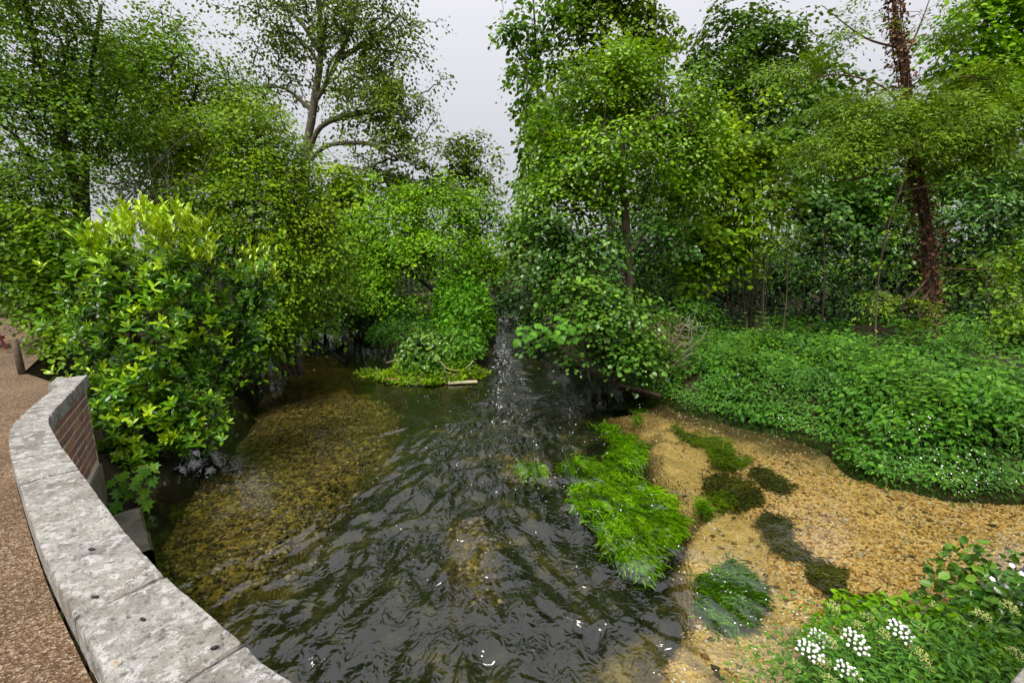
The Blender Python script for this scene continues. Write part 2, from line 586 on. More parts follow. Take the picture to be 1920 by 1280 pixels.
M['soil'] = ground_mat()
M['path'] = path_mat()
M['bed'] = bed_mat()
M['water'] = water_mat()
M['stone'] = stone_mat()
M['bricks'] = [brick_mat('brick_red', (0.30, 0.145, 0.11)), brick_mat('brick_brown', (0.27, 0.165, 0.13)), brick_mat('brick_plum', (0.22, 0.13, 0.115)), brick_mat('brick_orange', (0.36, 0.20, 0.13))]
M['mortar'] = plain('lime_mortar', (0.62, 0.55, 0.43), 0.95, 0.3, 30)
M['cement'] = plain('cement_render', (0.12, 0.112, 0.085), 0.95, 0.45, 7)
M['mossy'] = plain('mossy_stone', (0.065, 0.075, 0.018), 0.95, 0.6, 14)
M['pebble_gold'] = pebble_mat('pebble_gold', [(0.0, (0.18, 0.09, 0.028)), (0.35, (0.72, 0.44, 0.125)), (0.7, (0.90, 0.62, 0.25)), (0.95, (0.80, 0.66, 0.40))])
M['pebble_path'] = pebble_mat('pebble_path', [(0.0, (0.07, 0.042, 0.024)), (0.4, (0.16, 0.10, 0.056)), (0.8, (0.24, 0.165, 0.10)), (1.0, (0.38, 0.32, 0.25))])
M['pebble_olive'] = pebble_mat('pebble_olive', [(0.0, (0.03, 0.024, 0.008)), (0.4, (0.10, 0.075, 0.018)), (0.8, (0.22, 0.16, 0.04)), (1.0, (0.34, 0.27, 0.09))])
M['pebble_mixed'] = pebble_mat('pebble_mixed', [(0.0, (0.05, 0.035, 0.02)), (0.4, (0.22, 0.13, 0.05)), (0.7, (0.50, 0.38, 0.2)), (1.0, (0.72, 0.66, 0.52))])
M['foam'] = plain('white_foam', (0.72, 0.73, 0.74), 0.8, 0.1, 60)

# ------------------------------------------------------------------ the parapet's plan, on the plane of its coping
ZC, ZP = 1.35, 1.18            # coping top, path
inner_px = [(560, 1280), (456, 1200), (380, 1136), (312, 1078), (228, 985), (148, 877), (118, 838), (101, 810), (92, 790), (97, 775), (118, 752), (165, 702)]
outer_px = [(390, 1540), (243, 1340), (210, 1280), (150, 1176), (75, 1030), (37, 920), (22, 865), (13, 828), (20, 800), (50, 768), (82, 742), (134, 703)]


def resample(P, n):
    P = np.asarray(P, float)
    # Catmull-Rom through the points, then even steps
    Q = []
    E = np.vstack([2 * P[0] - P[1], P, 2 * P[-1] - P[-2]])
    for i in range(1, len(E) - 2):
        p0, p1, p2, p3 = E[i - 1:i + 3]
        t = np.linspace(0, 1, 24, endpoint=False)[:, None]
        Q.append(0.5 * ((2 * p1) + (-p0 + p2) * t + (2 * p0 - 5 * p1 + 4 * p2 - p3) * t * t + (-p0 + 3 * p1 - 3 * p2 + p3) * t ** 3))
    Q = np.vstack(Q + [P[-1:]])
    d = np.concatenate([[0], np.cumsum(np.linalg.norm(np.diff(Q, axis=0), axis=1))])
    s = np.linspace(0, d[-1], n)
    return np.stack([np.interp(s, d, Q[:, k]) for k in range(Q.shape[1])], 1)


inw = [G(x, y, ZC)[:2] for x, y in inner_px]
# beyond the bottom of the picture the parapet sweeps round below the camera and up to the right
inw = [np.array([2.35, 1.60]), np.array([1.75, 1.23]), np.array([1.341, 1.017]), np.array([1.23, 0.963]), np.array([0.75, 0.74]), np.array([0.15, 0.66])] + inw
INN = resample(inw, 260)
_t = unit(np.gradient(INN, axis=0))
_n = np.stack([-_t[:, 1], _t[:, 0]], 1)      # to the path side
mid = INN[130]
if True:
    # choose the side that points away from the stream
    if np.dot(_n[200], np.array([-1, 0])) < 0: _n = -_n
outw = np.array([G(x, y, ZC)[:2] for x, y in outer_px[2:]])
# measured width along the visible part, else 0.27
WID = np.zeros(len(INN))
for i in range(len(INN)):
    d = sdist(INN[i:i + 1, 0], INN[i:i + 1, 1], np.vstack([outw, outw[::-1] + 1e-4]))
    WID[i] = abs(d[0])
WID = np.where(INN[:, 0] > -0.62, 0.27, WID)
WID = np.convolve(np.pad(WID, 8, mode='edge'), np.ones(17) / 17, mode='valid')
print("coping width", WID.min(), WID.max(), "end", INN[-1], "len", np.linalg.norm(np.diff(INN, axis=0), axis=1).sum())
OUT = INN + _n * WID[:, None]
WALL_MID = INN + _n * 0.13

# ------------------------------------------------------------------ land and stream
river_l = [G(x, y) for x, y in [(250, 985), (330, 880), (440, 750), (480, 670), (505, 640), (560, 612), (610, 592), (640, 580)]]
isl = [G(x, y) for x, y in [(655, 584), (680, 600), (715, 625), (748, 655), (742, 690), (716, 712), (760, 722), (850, 721), (900, 712), (922, 665), (934, 620), (938, 588)]]
river_r = [G(x, y) for x, y in [(963, 588), (985, 612), (1040, 640), (1090, 690), (1160, 716), (1230, 735), (1330, 767), (1450, 792), (1560, 824), (1620, 876), (1760, 906), (1920, 914), (2200, 930)]]
near_r = [G(x, y, 0) for x, y in [(2200, 1010), (1960, 1060), (1850, 1110), (1790, 1175), (1690, 1230), (1560, 1300)]]
isl[-1] = np.array([isl[-1][0], 24.0, 0]); 
far_r = np.array([0.5, 24.0, 0])
RIVER = [p[:2] for p in river_l] + [np.array([isl[0][0] - 0.6, 18.5])] + [p[:2] for p in isl] + [far_r[:2]] + [p[:2] for p in river_r] + [p[:2] for p in near_r] + [INN[20]] + [INN[i] + _n[i] * 0.1 for i in range(30, 260, 10)] + [INN[-1] + _n[-1] * 0.1]
RIVER = np.array(RIVER)
ISLAND = np.array([p[:2] for p in isl])
PATHSIDE = np.array([WALL_MID[i] for i in range(0, 260, 6)] + [WALL_MID[-1], WALL_MID[-1] + [-0.35, 0.12], [-5.1, 4.55], [-6.4, 6.2], [-8.2, 8.3], [-12, 12], [-60, 12], [-60, -30], [60, -30], [60, 0.5], [3.2, 2.0]])


def land(x, y):
    sd = sdist(x, y, RIVER)
    dp = sdist(x, y, PATHSIDE)
    out = -sd
    base = 0.34 * sstep(-0.05, 0.5, out) + 0.22 * sstep(0.5, 3.0, out) + 0.05 * fbm(x * 0.9, y * 0.9, 2.0, 3) * sstep(0.1, 1, out)
    h = np.where(out > 0, base, 0) - 0.9 * sstep(0.05, 0.45, sd) - 0.02
    di = sdist(x, y, ISLAND)
    h = np.maximum(h, np.where(di > -0.14, 0.42 * sstep(-0.15, 0.6, di) - 0.05, -9))
    k = sstep(-0.4, 0.05, dp)
    inw_ = sstep(-0.03, 0.03, dp)
    free = sstep(INN[-1][1] - 0.1, INN[-1][1] + 0.5, y)       # beyond the wall's end the land slopes
    kk = np.where(free > 0, np.maximum(k * free, inw_), inw_)
    far = sstep(14, 40, np.hypot(x, y))
    return (h * (1 - kk) + (ZP - 0.006) * kk) + far * 0.25 * fbm(x * 0.05, y * 0.05, 5, 2)


def axis(lo, hi, step, far):
    a = np.arange(lo, hi + 1e-6, step)
    r, l, s = [hi], [lo], step
    while r[-1] < far:
        s *= 1.22
        r.append(r[-1] + s); l.append(l[-1] - s)
    return np.concatenate([l[:0:-1], a, r[1:]])


def grid(xs, ys, hf):
    X, Y = np.meshgrid(xs, ys)
    Z = hf(X, Y)
    nx, ny = len(xs), len(ys)
    i = np.arange(ny - 1)[:, None] * nx + np.arange(nx - 1)[None]
    Q = np.stack([i, i + 1, i + nx + 1, i + nx], -1).reshape(-1, 4)
    return np.stack([X, Y, Z], -1).reshape(-1, 3), Q


V, Q = grid(axis(-9, 13, 0.12, 500), axis(-1, 17, 0.12, 500), land)
tag(put('ground', V, [Q], M['soil'], smooth=True), 'dark woodland soil under the trees and along both banks', kind='structure')


# stream bed --------------------------------------------------------
def zone(px, py, poly, soft):
    return sstep(-soft, soft, sdist(px, py, poly))


def bed_zones(X, Y):
    px, py = proj(np.stack([X, Y, np.full_like(X, -0.2)], -1))
    j = 38 * fbm(X * 1.1, Y * 1.1, 7, 4)
    j2 = 38 * fbm(X * 1.3, Y * 1.3, 23, 4)
    gold = zone(px + j, py + j2, [(1150, 770), (1215, 800), (1235, 880), (1300, 960), (1270, 1040), (1300, 1120), (1235, 1290), (1200, 1600), (3200, 1600), (3200, 600), (1500, 700)], 26)
    sand = zone(px + j, py + j2, [(1150, 780), (1215, 800), (1240, 900), (1280, 980), (1260, 1060), (1300, 1150), (1200, 1400), (1480, 1400), (1500, 1150), (1450, 1020), (1330, 930), (1430, 850), (1280, 800)], 30)
    olive = zone(px + j, py + j2, [(480, 630), (560, 640), (660, 690), (735, 745), (725, 830), (640, 890), (570, 980), (500, 1070), (380, 1120), (250, 1020), (300, 930), (450, 820), (500, 740)], 34)
    olive = np.maximum(olive, 0.75 * zone(px + j, py + j2, [(840, 950), (900, 930), (930, 1000), (900, 1080), (850, 1060)], 26))
    olive = np.maximum(olive, 0.6 * zone(px + j, py + j2, [(950, 830), (1010, 825), (1030, 860), (960, 865)], 16))
    olive = np.maximum(olive, 0.55 * zone(px + j, py + j2, [(1110, 1180), (1240, 1130), (1260, 1280), (1150, 1300)], 30))
    mud = 0.95 * zone(px + j, py + j2, [(1170, 715), (1300, 750), (1440, 780), (1570, 820), (1625, 880), (1560, 885), (1440, 850), (1330, 815), (1230, 790), (1170, 760)], 18)
    mud = np.maximum(mud, 0.8 * zone(px + j, py + j2, [(250, 1000), (310, 880), (450, 740), (520, 660), (560, 650), (520, 740), (470, 830), (400, 900), (300, 970)], 26))
    mud = np.maximum(mud, 0.7 * zone(px + j, py + j2, [(1780, 1080), (1900, 1040), (1880, 1150), (1700, 1200), (1640, 1180)], 24))
    return gold, sand, olive, mud


def bed_z(X, Y):
    gold, sand, olive, mud = bed_zones(X, Y)
    d = 0.50 - 0.36 * gold + 0.06 * sand - 0.22 * olive
    return -(d - 0.03 * fbm(X * 2.2, Y * 2.2, 3, 4) - 0.02 * fbm(X * 7, Y * 7, 9, 2))


V, Q = grid(np.concatenate([np.arange(-6.5, 8.5, 0.055), np.arange(8.5, 16, 0.3)]), np.concatenate([np.arange(0.3, 10, 0.055), np.arange(10, 25, 0.25)]), bed_z)
gold, sand, olive, mud = bed_zones(V[:, 0], V[:, 1])
tag(put('stream_bed', V, [Q], M['bed'], smooth=True, attrs={'gold': gold, 'sand': sand, 'olive': olive, 'mud': mud}), 'gravel and silt bed seen through the clear stream', kind='structure')


# water --------------------------------------------------------------
def gauss(X, Y, cx, cy, rx, ry):
    return np.exp(-((X - cx) / rx) ** 2 - ((Y - cy) / ry) ** 2)


def turb(X, Y):
    t = 1.05 * gauss(X, Y, -0.4, 2.6, 1.5, 1.5) + 0.55 * gauss(X, Y, 0.5, 2.0, 1.0, 1.0) + 0.75 * gauss(X, Y, -0.1, 5.0, 1.15, 1.5) + 0.7 * gauss(X, Y, -0.15, 8.5, 0.42, 3.0) + 0.5 * gauss(X, Y, -0.3, 14, 0.4, 5) + 0.3 * gauss(X, Y, 0.4, 6.3, 2.3, 1.6)
    return np.clip(t, 0, 1)


def waves(X, Y):
    t = turb(X, Y)
    a = np.arctan2(X + 0.1, 8.2 - Y)
    r = np.hypot(X + 0.1, 8.2 - Y)
    k = sstep(7.2, 6.0, Y)
    u, v = (a * 12.0) * k + X * 2.0 * (1 - k), r * 0.85
    wu = 0.8 * fbm(X * 0.9, Y * 0.9, 1, 3)
    wv = 0.8 * fbm(X * 0.9, Y * 0.9, 8, 3)
    calm = 1 - 0.85 * np.clip(gauss(X, Y, -0.45, 2.55, 0.42, 0.30) + gauss(X, Y, 0.0, 3.35, 0.3, 0.35) + gauss(X, Y, 0.35, 2.2, .35, .25), 0, 1)
    z = 0.050 * ridge(u * 0.5 + wu, v * 0.8 + wv, 1) * t
    z = z + 0.025 * ridge(u * 1.2 + 1.3 * wu, v * 1.7 + 1.5 * wv, 2) * t * (0.4 + 0.6 * calm)
    z = z + 0.024 * ridge(u * 2.6 + 2.0 * wu, v * 3.6 + 2.2 * wv, 3) * t * calm
    z = z + 0.008 * ridge(u * 5.2 + 3 * wu, v * 7.5 + 3 * wv, 5) * t * calm
    z = z + 0.0035 * noise(X * 16 + wu, Y * 16, 4) * (t + 0.06)
    z = z + 0.019 * noise(X * 5 + wu, Y * 6, 14) * gauss(X, Y, -0.15, 11, .50, 5.0)
    return z + 0.005 * fbm(X * 1.6, Y * 2.4, 6, 3) - 0.02 * t


fx = np.concatenate([np.arange(-6.5, -3.2, 0.08), np.arange(-3.2, 3.6, 0.029), np.arange(3.6, 16, 0.1)])
fy = np.concatenate([np.arange(0.45, 6.5, 0.028), np.arange(6.5, 12, 0.05), np.arange(12, 26, 0.14)])
V, Q = grid(fx, fy, waves)
tag(put('water', V, [Q], M['water'], smooth=True, attrs={'turb': turb(V[:, 0], V[:, 1])}), 'clear rippling stream running towards the bridge', kind='structure')

# gravel path ----------------------------------------------------------
pw = [OUT[i] for i in range(0, 260, 4)] + [OUT[-1], np.array([-4.3, 4.2]), np.array([-5.2, 4.7]), np.array([-6.6, 6.5]), np.array([-8.4, 8.4]), np.array([-30, 16]), np.array([-30, -6]), np.array([8, -6]), np.array([8, 1.6])]
pw = np.array(pw)
Vp = np.column_stack([pw, np.full(len(pw), ZP + 0.004)])
me = bpy.data.meshes.new('gravel_path')
me.from_pydata([tuple(v) for v in Vp], [], [list(range(len(Vp)))])
me.update()
if me.polygons[0].normal.z < 0: me.flip_normals()
me.materials.append(M['path'])
go = bpy.data.objects.new('gravel_path', me); COL.objects.link(go)
tag(go, 'light brown gravel path behind the curved parapet', kind='structure')


# scattered pebbles (nobody could count them) ----------------------------
def pebbles(name, P, size, mat, label, cat=None, flat=0.55):
    n = len(P)
    base = np.array([[1, 0, 0], [0, 1, 0], [-1, 0, 0], [0, -1, 0], [0, 0, 1], [0, 0, -1]], float)
    V = base[None] * (size[:, None, None] * (1 + 0.3 * RNG.normal(size=(n, 6, 1)).clip(-1.5, 1.5)))
    V[..., 2] *= flat
    a = RNG.uniform(0, 6.28, n)
    c, s = np.cos(a)[:, None], np.sin(a)[:, None]
    V = np.stack([V[..., 0] * c - V[..., 1] * s, V[..., 0] * s * 0.75 + V[..., 1] * c * 0.75, V[..., 2]], -1) + P[:, None]
    f = np.array([[0, 1, 4], [1, 2, 4], [2, 3, 4], [3, 0, 4], [1, 0, 5], [2, 1, 5], [3, 2, 5], [0, 3, 5]])
    T = (f[None] + 6 * np.arange(n)[:, None, None]).reshape(-1, 3)
    o = put(name, V.reshape(-1, 3), [T], mat, tint=np.repeat(RNG.uniform(0, 1, n) ** 1.1, 6), smooth=True, kind='stuff')
    tag(o, label)
    return o


X = RNG.uniform(0.5, 9.5, 90000); Y = 1.2 + 7.0 * RNG.uniform(0, 1, 90000) ** 1.4
g_, s_, o__, m_ = bed_zones(X, Y)
k = (RNG.uniform(0, 1, len(X)) < g_ * (1 - 0.85 * s_) * (1 - 0.97 * m_)) & (sdist(X, Y, RIVER) > -0.1)
X, Y = X[k][:20000], Y[k][:20000]
pebbles('gravel', np.column_stack([X, Y, bed_z(X, Y) + 0.003]), RNG.uniform(0.007, 0.021, len(X)), M['pebble_gold'], 'golden flint gravel under the shallow water at right')
X = RNG.uniform(0.8, 8.5, 6000); Y = RNG.uniform(1.4, 7.5, 6000)
g_, s_, o__, m_ = bed_zones(X, Y)
k = (RNG.uniform(0, 1, len(X)) < g_ * (.25 + .75 * (fbm(X * 1.3, Y * 1.3, 17, 2) > .05))) & (sdist(X, Y, RIVER) > 0)
X, Y = X[k][:1500], Y[k][:1500]
pebbles('stones', np.column_stack([X, Y, bed_z(X, Y) + 0.004]), .012 + .03 * RNG.uniform(0, 1, len(X)) ** 3, M['pebble_mixed'], 'larger pale and dark stones lying in the golden gravel')
X = RNG.uniform(-5.0, 0.4, 50000); Y = RNG.uniform(1.5, 8.5, 50000)
g_, s_, o__, m_ = bed_zones(X, Y)
k = (RNG.uniform(0, 1, len(X)) < o__ * 0.8) & (sdist(X, Y, RIVER) > 0)
X, Y = X[k][:9000], Y[k][:9000]
pebbles('pebbles', np.column_stack([X, Y, bed_z(X, Y) + 0.003]), RNG.uniform(0.010, 0.04, len(X)) * RNG.uniform(0.5, 1.4, len(X)), M['pebble_olive'], 'olive brown stones on the bed in front of the laurel')
X = RNG.uniform(-6.5, -0.5, 60000); Y = RNG.uniform(0.5, 7.0, 60000)
k = (sdist(X, Y, pw) > 0.03)
X, Y = X[k][:8000], Y[k][:8000]
pebbles('loose_gravel', np.column_stack([X, Y, np.full(len(X), ZP + 0.005)]), RNG.uniform(0.002, 0.0055, len(X)), M['pebble_path'], 'loose small stones lying on the gravel path')

# ------------------------------------------------------------------ parapet wall
wall = root('parapet_wall', (float(WALL_MID[200][0]), float(WALL_MID[200][1]), 0.0), 'curved brick parapet with weathered pale stone coping beside the path', 'wall')


def arc_index(px, py):
    p = G(px, py, ZC)[:2]
    return int(np.argmin(np.linalg.norm(INN - p, axis=1)))


# coping: one stone between each two joints
joints = [0, 42, arc_index(560, 1280) - 26, arc_index(456, 1200), arc_index(312, 1079), arc_index(148, 877), arc_index(118, 838), arc_index(96, 776), arc_index(140, 728), 259]
JOINT_SKEW = {3: 0.030, 4: 0.012, 5: -0.02, 6: 0.0}
seglen = np.concatenate([[0], np.cumsum(np.linalg.norm(np.diff(INN, axis=0), axis=1))])


def at_s(A, s):
    return np.stack([np.interp(s, seglen, A[:, k]) for k in range(2)], 1)


for a, b in zip(joints[:-1], joints[1:]):
    s0, s1 = seglen[a] + 0.009, seglen[b] - 0.009
    if a == 0: s0 -= 0.0
    n = max(8, int((s1 - s0) / 0.018))
    m = 16
    vv = np.linspace(0, 1, m)
    # profile across: up the stream side, over the top, down the path side
    TH = 0.105
    prof = [(0.0, -TH), (0.0, -TH * 0.5), (0.0, -0.022), (0.008, -0.006)] + [(0.02 + q * 0.96, 0.0) for q in np.linspace(0, 1, m)] + [(0.992, -0.006), (1.0, -0.022), (1.0, -TH * 0.5), (1.0, -TH)]
    prof = np.array(prof)
    k = len(prof)
    sg = np.linspace(s0, s1, n)
    sg2 = np.repeat(sg[:, None], k, 1)
    u = prof[:, 0][None].repeat(n, 0)
    # ragged ends where the joint has worn
    e0 = 0.010 * noise(u * 7, np.full_like(u, a * 1.7), 3) + 0.012 * np.sin(u * 3.0) * (1 if a in joints[3:6] else 0.3)
    e1 = 0.006 * noise(u * 6, np.full_like(u, b * 1.7), 3) + 0.012 * np.sin(u * 3.0) * (1 if b in joints[3:6] else 0.3)
    wgt = (sg2 - s0) / (s1 - s0)
    sg2 = sg2 + e0 * (1 - wgt) + e1 * wgt
    I = at_s(INN, sg2.ravel()).reshape(n, k, 2)
    O = at_s(OUT, sg2.ravel()).reshape(n, k, 2)
    P = I + (O - I) * u[..., None]
    z = ZC + prof[:, 1][None].repeat(n, 0)
    rel = 0.004 * fbm(P[..., 0] * 9, P[..., 1] * 9, 4, 4) + 0.0022 * noise(P[..., 0] * 40, P[..., 1] * 40, 2)
    edge = np.minimum(u, 1 - u)
    endd = np.minimum(wgt, 1 - wgt) * (s1 - s0)
    z = z + np.where(prof[:, 1][None] > -0.03, rel * 1.4 - 0.008 * np.exp(-endd / 0.008), 0)
    chip = 0.016 * np.maximum(0, fbm(P[..., 0] * 16, P[..., 1] * 16, 9, 3)) * np.exp(-edge / 0.03)
    z = z - np.where(prof[:, 1][None] > -0.03, chip * 2.0, 0)
    W3 = np.concatenate([P, z[..., None]], -1).reshape(-1, 3)
    i = np.arange(n - 1)[:, None] * k
    j = np.arange(k - 1)[None]
    Qs = np.stack([i + j, i + j + 1, i + k + j + 1, i + k + j], -1).reshape(-1, 4)
    Qb = np.stack([i[:, 0], i[:, 0] + k, i[:, 0] + 2 * k - 1, i[:, 0] + k - 1], -1)
    caps = [list(range(k))[::-1], [(n - 1) * k + q for q in range(k)]]
    put('coping_stone', W3, [Qs, Qb, np.array(caps[:1]), np.array(caps[1:])], M['stone'], wall, smooth=False)

# pier cap at the far end, a stone of the same height stepped out to the path side
pc = [G(x, y, ZC - 0.004)[:2] for x, y in [(134, 704), (106, 707), (90, 722), (108, 722)]]
pc_in = at_s(OUT, np.array([seglen[-1] - 0.02, seglen[-1] - 0.30]))
poly = np.array([pc_in[0], pc[1] + (pc[0] - pc[1]) * 0.25, pc[1], pc[2], pc_in[1]])
cpoly = poly.mean(0)
mbp = MB()
kp = len(poly)
Vb = np.vstack([np.column_stack([poly, np.full(kp, ZC - 0.115)]), np.column_stack([cpoly + (poly - cpoly) * 0.99, np.full(kp, ZC - 0.004)])])
me = build('pier_cap', Vb - WL[wall.name], [np.array([[q, (q + 1) % kp, kp + (q + 1) % kp, kp + q] for q in range(kp)]), np.array([list(range(kp))[::-1]]), np.array([[kp + q for q in range(kp)]])])
me.materials.append(M['stone'])
oc = bpy.data.objects.new('pier_cap', me); COL.objects.link(oc); oc.parent = wall; WL[oc.name] = WL[wall.name].copy()
Vb = np.vstack([np.column_stack([cpoly + (poly - cpoly) * 0.9, np.full(kp, 0.2)]), np.column_stack([cpoly + (poly - cpoly) * 0.9, np.full(kp, ZC - 0.112)])])
put('pier', Vb, [np.array([[q, (q + 1) % kp, kp + (q + 1) % kp, kp + q] for q in range(kp)])], M['bricks'][1], wall)


# wall core (mortar) and rendered foot
def wall_strip(name, s0, s1, i0, i1, z0, z1, mat):
    n = max(2, int((s1 - s0) / 0.05))
    sg = np.linspace(s0, s1, n)
    I, O = at_s(INN, sg), at_s(OUT, sg)
    d = unit(O - I)
    A, B = I + d * i0, O - d * i1
    V = np.concatenate([np.column_stack([A, np.full(n, z0)]), np.column_stack([A, np.full(n, z1)]), np.column_stack([B, np.full(n, z1)]), np.column_stack([B, np.full(n, z0)])])
    q = []
    for i in range(n - 1):
        for r in range(4):
            r2 = (r + 1) % 4
            q.append([r * n + i, r * n + i + 1, r2 * n + i + 1, r2 * n + i])
    q.append([0, n, 2 * n, 3 * n]); q.append([n - 1, 4 * n - 1, 3 * n - 1, 2 * n - 1])
    return put(name, V, [np.array(q)], mat, wall)


wall_strip('mortar_core', 0.0, seglen[-1] - 0.012, 0.030, 0.012, -0.6, ZC - 0.104, M['mortar'])
wall_strip('rendered_foot', seglen[arc_index(300, 1060)], seglen[-1] - 0.006, 0.012, 0.05, -0.6, 0.50, M['cement'])
# bricks, laid in Flemish fashion on the stream face and on the path face
brick_me = []
for v in range(8):
    L, Hh, Dp = (0.213 if v < 4 else 0.1005), 0.062, 0.05
    b = 0.004
    Vb, ids = [], []
    for x, sx in ((-L / 2, 1), (L / 2, -1)):
        for z in (-Hh / 2, Hh / 2):
            Vb.append((x, 0.0, z))
    for x in (-L / 2 + b, L / 2 - b):
        for z in (-Hh / 2 + b, Hh / 2 - b):
            Vb.append((x, -b, z))
    for x in (-L / 2, L / 2):
        for z in (-Hh / 2, Hh / 2):
            Vb.append((x, Dp, z))
    Vb = np.array(Vb) + RNG.normal(size=(12, 3)) * 0.0012
    fs = [[4, 6, 7, 5], [0, 2, 6, 4], [1, 5, 7, 3], [0, 4, 5, 1], [2, 3, 7, 6], [0, 1, 9, 8], [2, 10, 11, 3], [1, 3, 11, 9], [0, 8, 10, 2]]
    mb_ = build('brick', Vb, [np.array(fs)])
    mb_.materials.append(M['bricks'][v % 4])
    brick_me.append(mb_)
sB0 = seglen[arc_index(148, 877)] - 0.05
nb = 0
for course in range(11):
    z = ZC - 0.105 - 0.010 - 0.0325 - course * 0.075
    if z - 0.03 < 0.50: break
    s = seglen[-1] - 0.01 - (0.0 if course % 2 else 0.056)
    kk = course % 2
    if not kk:
        pass
    while s > sB0:
        L = 0.215 if kk % 2 == 0 else 0.1025
        sc = s - L / 2
        if sc - L / 2 < sB0: break
        p = at_s(INN, np.array([sc]))[0]
        q = at_s(INN, np.array([sc + 0.02]))[0] - at_s(INN, np.array([sc - 0.02]))[0]
        tx, ty = q / np.linalg.norm(q)
        nrm = at_s(OUT, np.array([sc]))[0] - p
        nrm /= np.linalg.norm(nrm)
        o = bpy.data.objects.new('brick', brick_me[(0 if L > 0.2 else 4) + random.randrange(4)])
        loc = p + nrm * (0.028 + random.uniform(-0.002, 0.003))
        mat = Matrix(((tx, nrm[0], 0, loc[0] - WL[wall.name][0]), (ty, nrm[1], 0, loc[1] - WL[wall.name][1]), (0, 0, 1, z - WL[wall.name][2]), (0, 0, 0, 1)))
        COL.objects.link(o); o.parent = wall; o.matrix_local = mat
        nb += 1
        s -= L + 0.010
        kk += 1
print("bricks", nb)

# stone footing that stands in the water at the foot of the wall
fp = [G(x, y, 0.14)[:2] for x, y in [(232, 965), (252, 957), (268, 1010), (272, 1060), (330, 1110), (300, 1090)]]
mf = MB()
a0, a1 = G(250, 955, 0.12)[:2], G(272, 1035, 0.12)[:2]
dv = unit(a1 - a0); nv = np.array([dv[1], -dv[0]])
if np.dot(nv, np.array([1, 0])) < 0: nv = -nv
nn = 14
t = np.linspace(0, 1, nn)
line = a0 + (a1 - a0) * t[:, None]
prof = np.array([(-0.22, 0.12), (-0.08, 0.13), (0.035, 0.125), (0.05, 0.10), (0.06, -0.5)])
P = line[:, None] + nv * prof[:, 0][None, :, None]
P = P + 0.012 * np.stack([noise(P[..., 0] * 8, P[..., 1] * 8, 1), noise(P[..., 0] * 8, P[..., 1] * 8, 2)], -1)
Z = prof[:, 1][None] + 0.012 * noise(P[..., 0] * 9, P[..., 1] * 9, 5)
kq = len(prof)
V = np.concatenate([P, Z[..., None]], -1).reshape(-1, 3)
i = np.arange(nn - 1)[:, None] * kq; j = np.arange(kq - 1)[None]
q = np.stack([i + j, i + j + 1, i + kq + j + 1, i + kq + j], -1).reshape(-1, 4)
foot = put('footing_stone', V, [q, np.array([list(range(kq))])], M['cement'], smooth=True)
tag(foot, 'low grey footing stone with mossy edge under the parapet', 'footing')
i = np.arange(nn - 1)[:, None] * kq; j = np.array([[2, 3]])
V2 = V.copy(); V2[:, :2] += nv * 0.004; V2[:, 2] += 0.002
q2 = np.stack([i + j, i + j + 1, i + kq + j + 1, i + kq + j], -1).reshape(-1, 4)
put('moss', V2, [q2], M['mossy'], foot, smooth=True)

# small dark lumps lying on the coping
for (px, py, r, lab) in [(172, 1029, 0.011, 'black flat scab on the long middle coping stone'), (178, 1118, 0.010, 'dark curled lump just above the first wide coping joint'), (267, 1160, 0.009, 'thin dark lump below the wide coping joint'), (402, 1213, 0.009, 'round dark lump beside the nearest coping joint')]:
    p = G(px, py, ZC + 0.004)
    n1, n2 = 9, 6
    V = []
    for i in range(n2 + 1):
        ph = i / n2 * math.pi
        for jx in range(n1):
            th = jx / n1 * 2 * math.pi
            rr = .8 * r * (1 + 0.3 * math.sin(2 * th + px) + random.uniform(-0.12, 0.12))
            V.append((p[0] + rr * math.sin(ph) * math.cos(th) * 1.3, p[1] + rr * math.sin(ph) * math.sin(th) * 0.8, p[2] + r * 0.5 * math.cos(ph)))
    q = [[i * n1 + jx, i * n1 + (jx + 1) % n1, (i + 1) * n1 + (jx + 1) % n1, (i + 1) * n1 + jx] for i in range(n2) for jx in range(n1)]
    tag(put('lump', V, [np.array(q)], M['lump'], smooth=True), lab, 'lump', 'dark lumps on the coping')

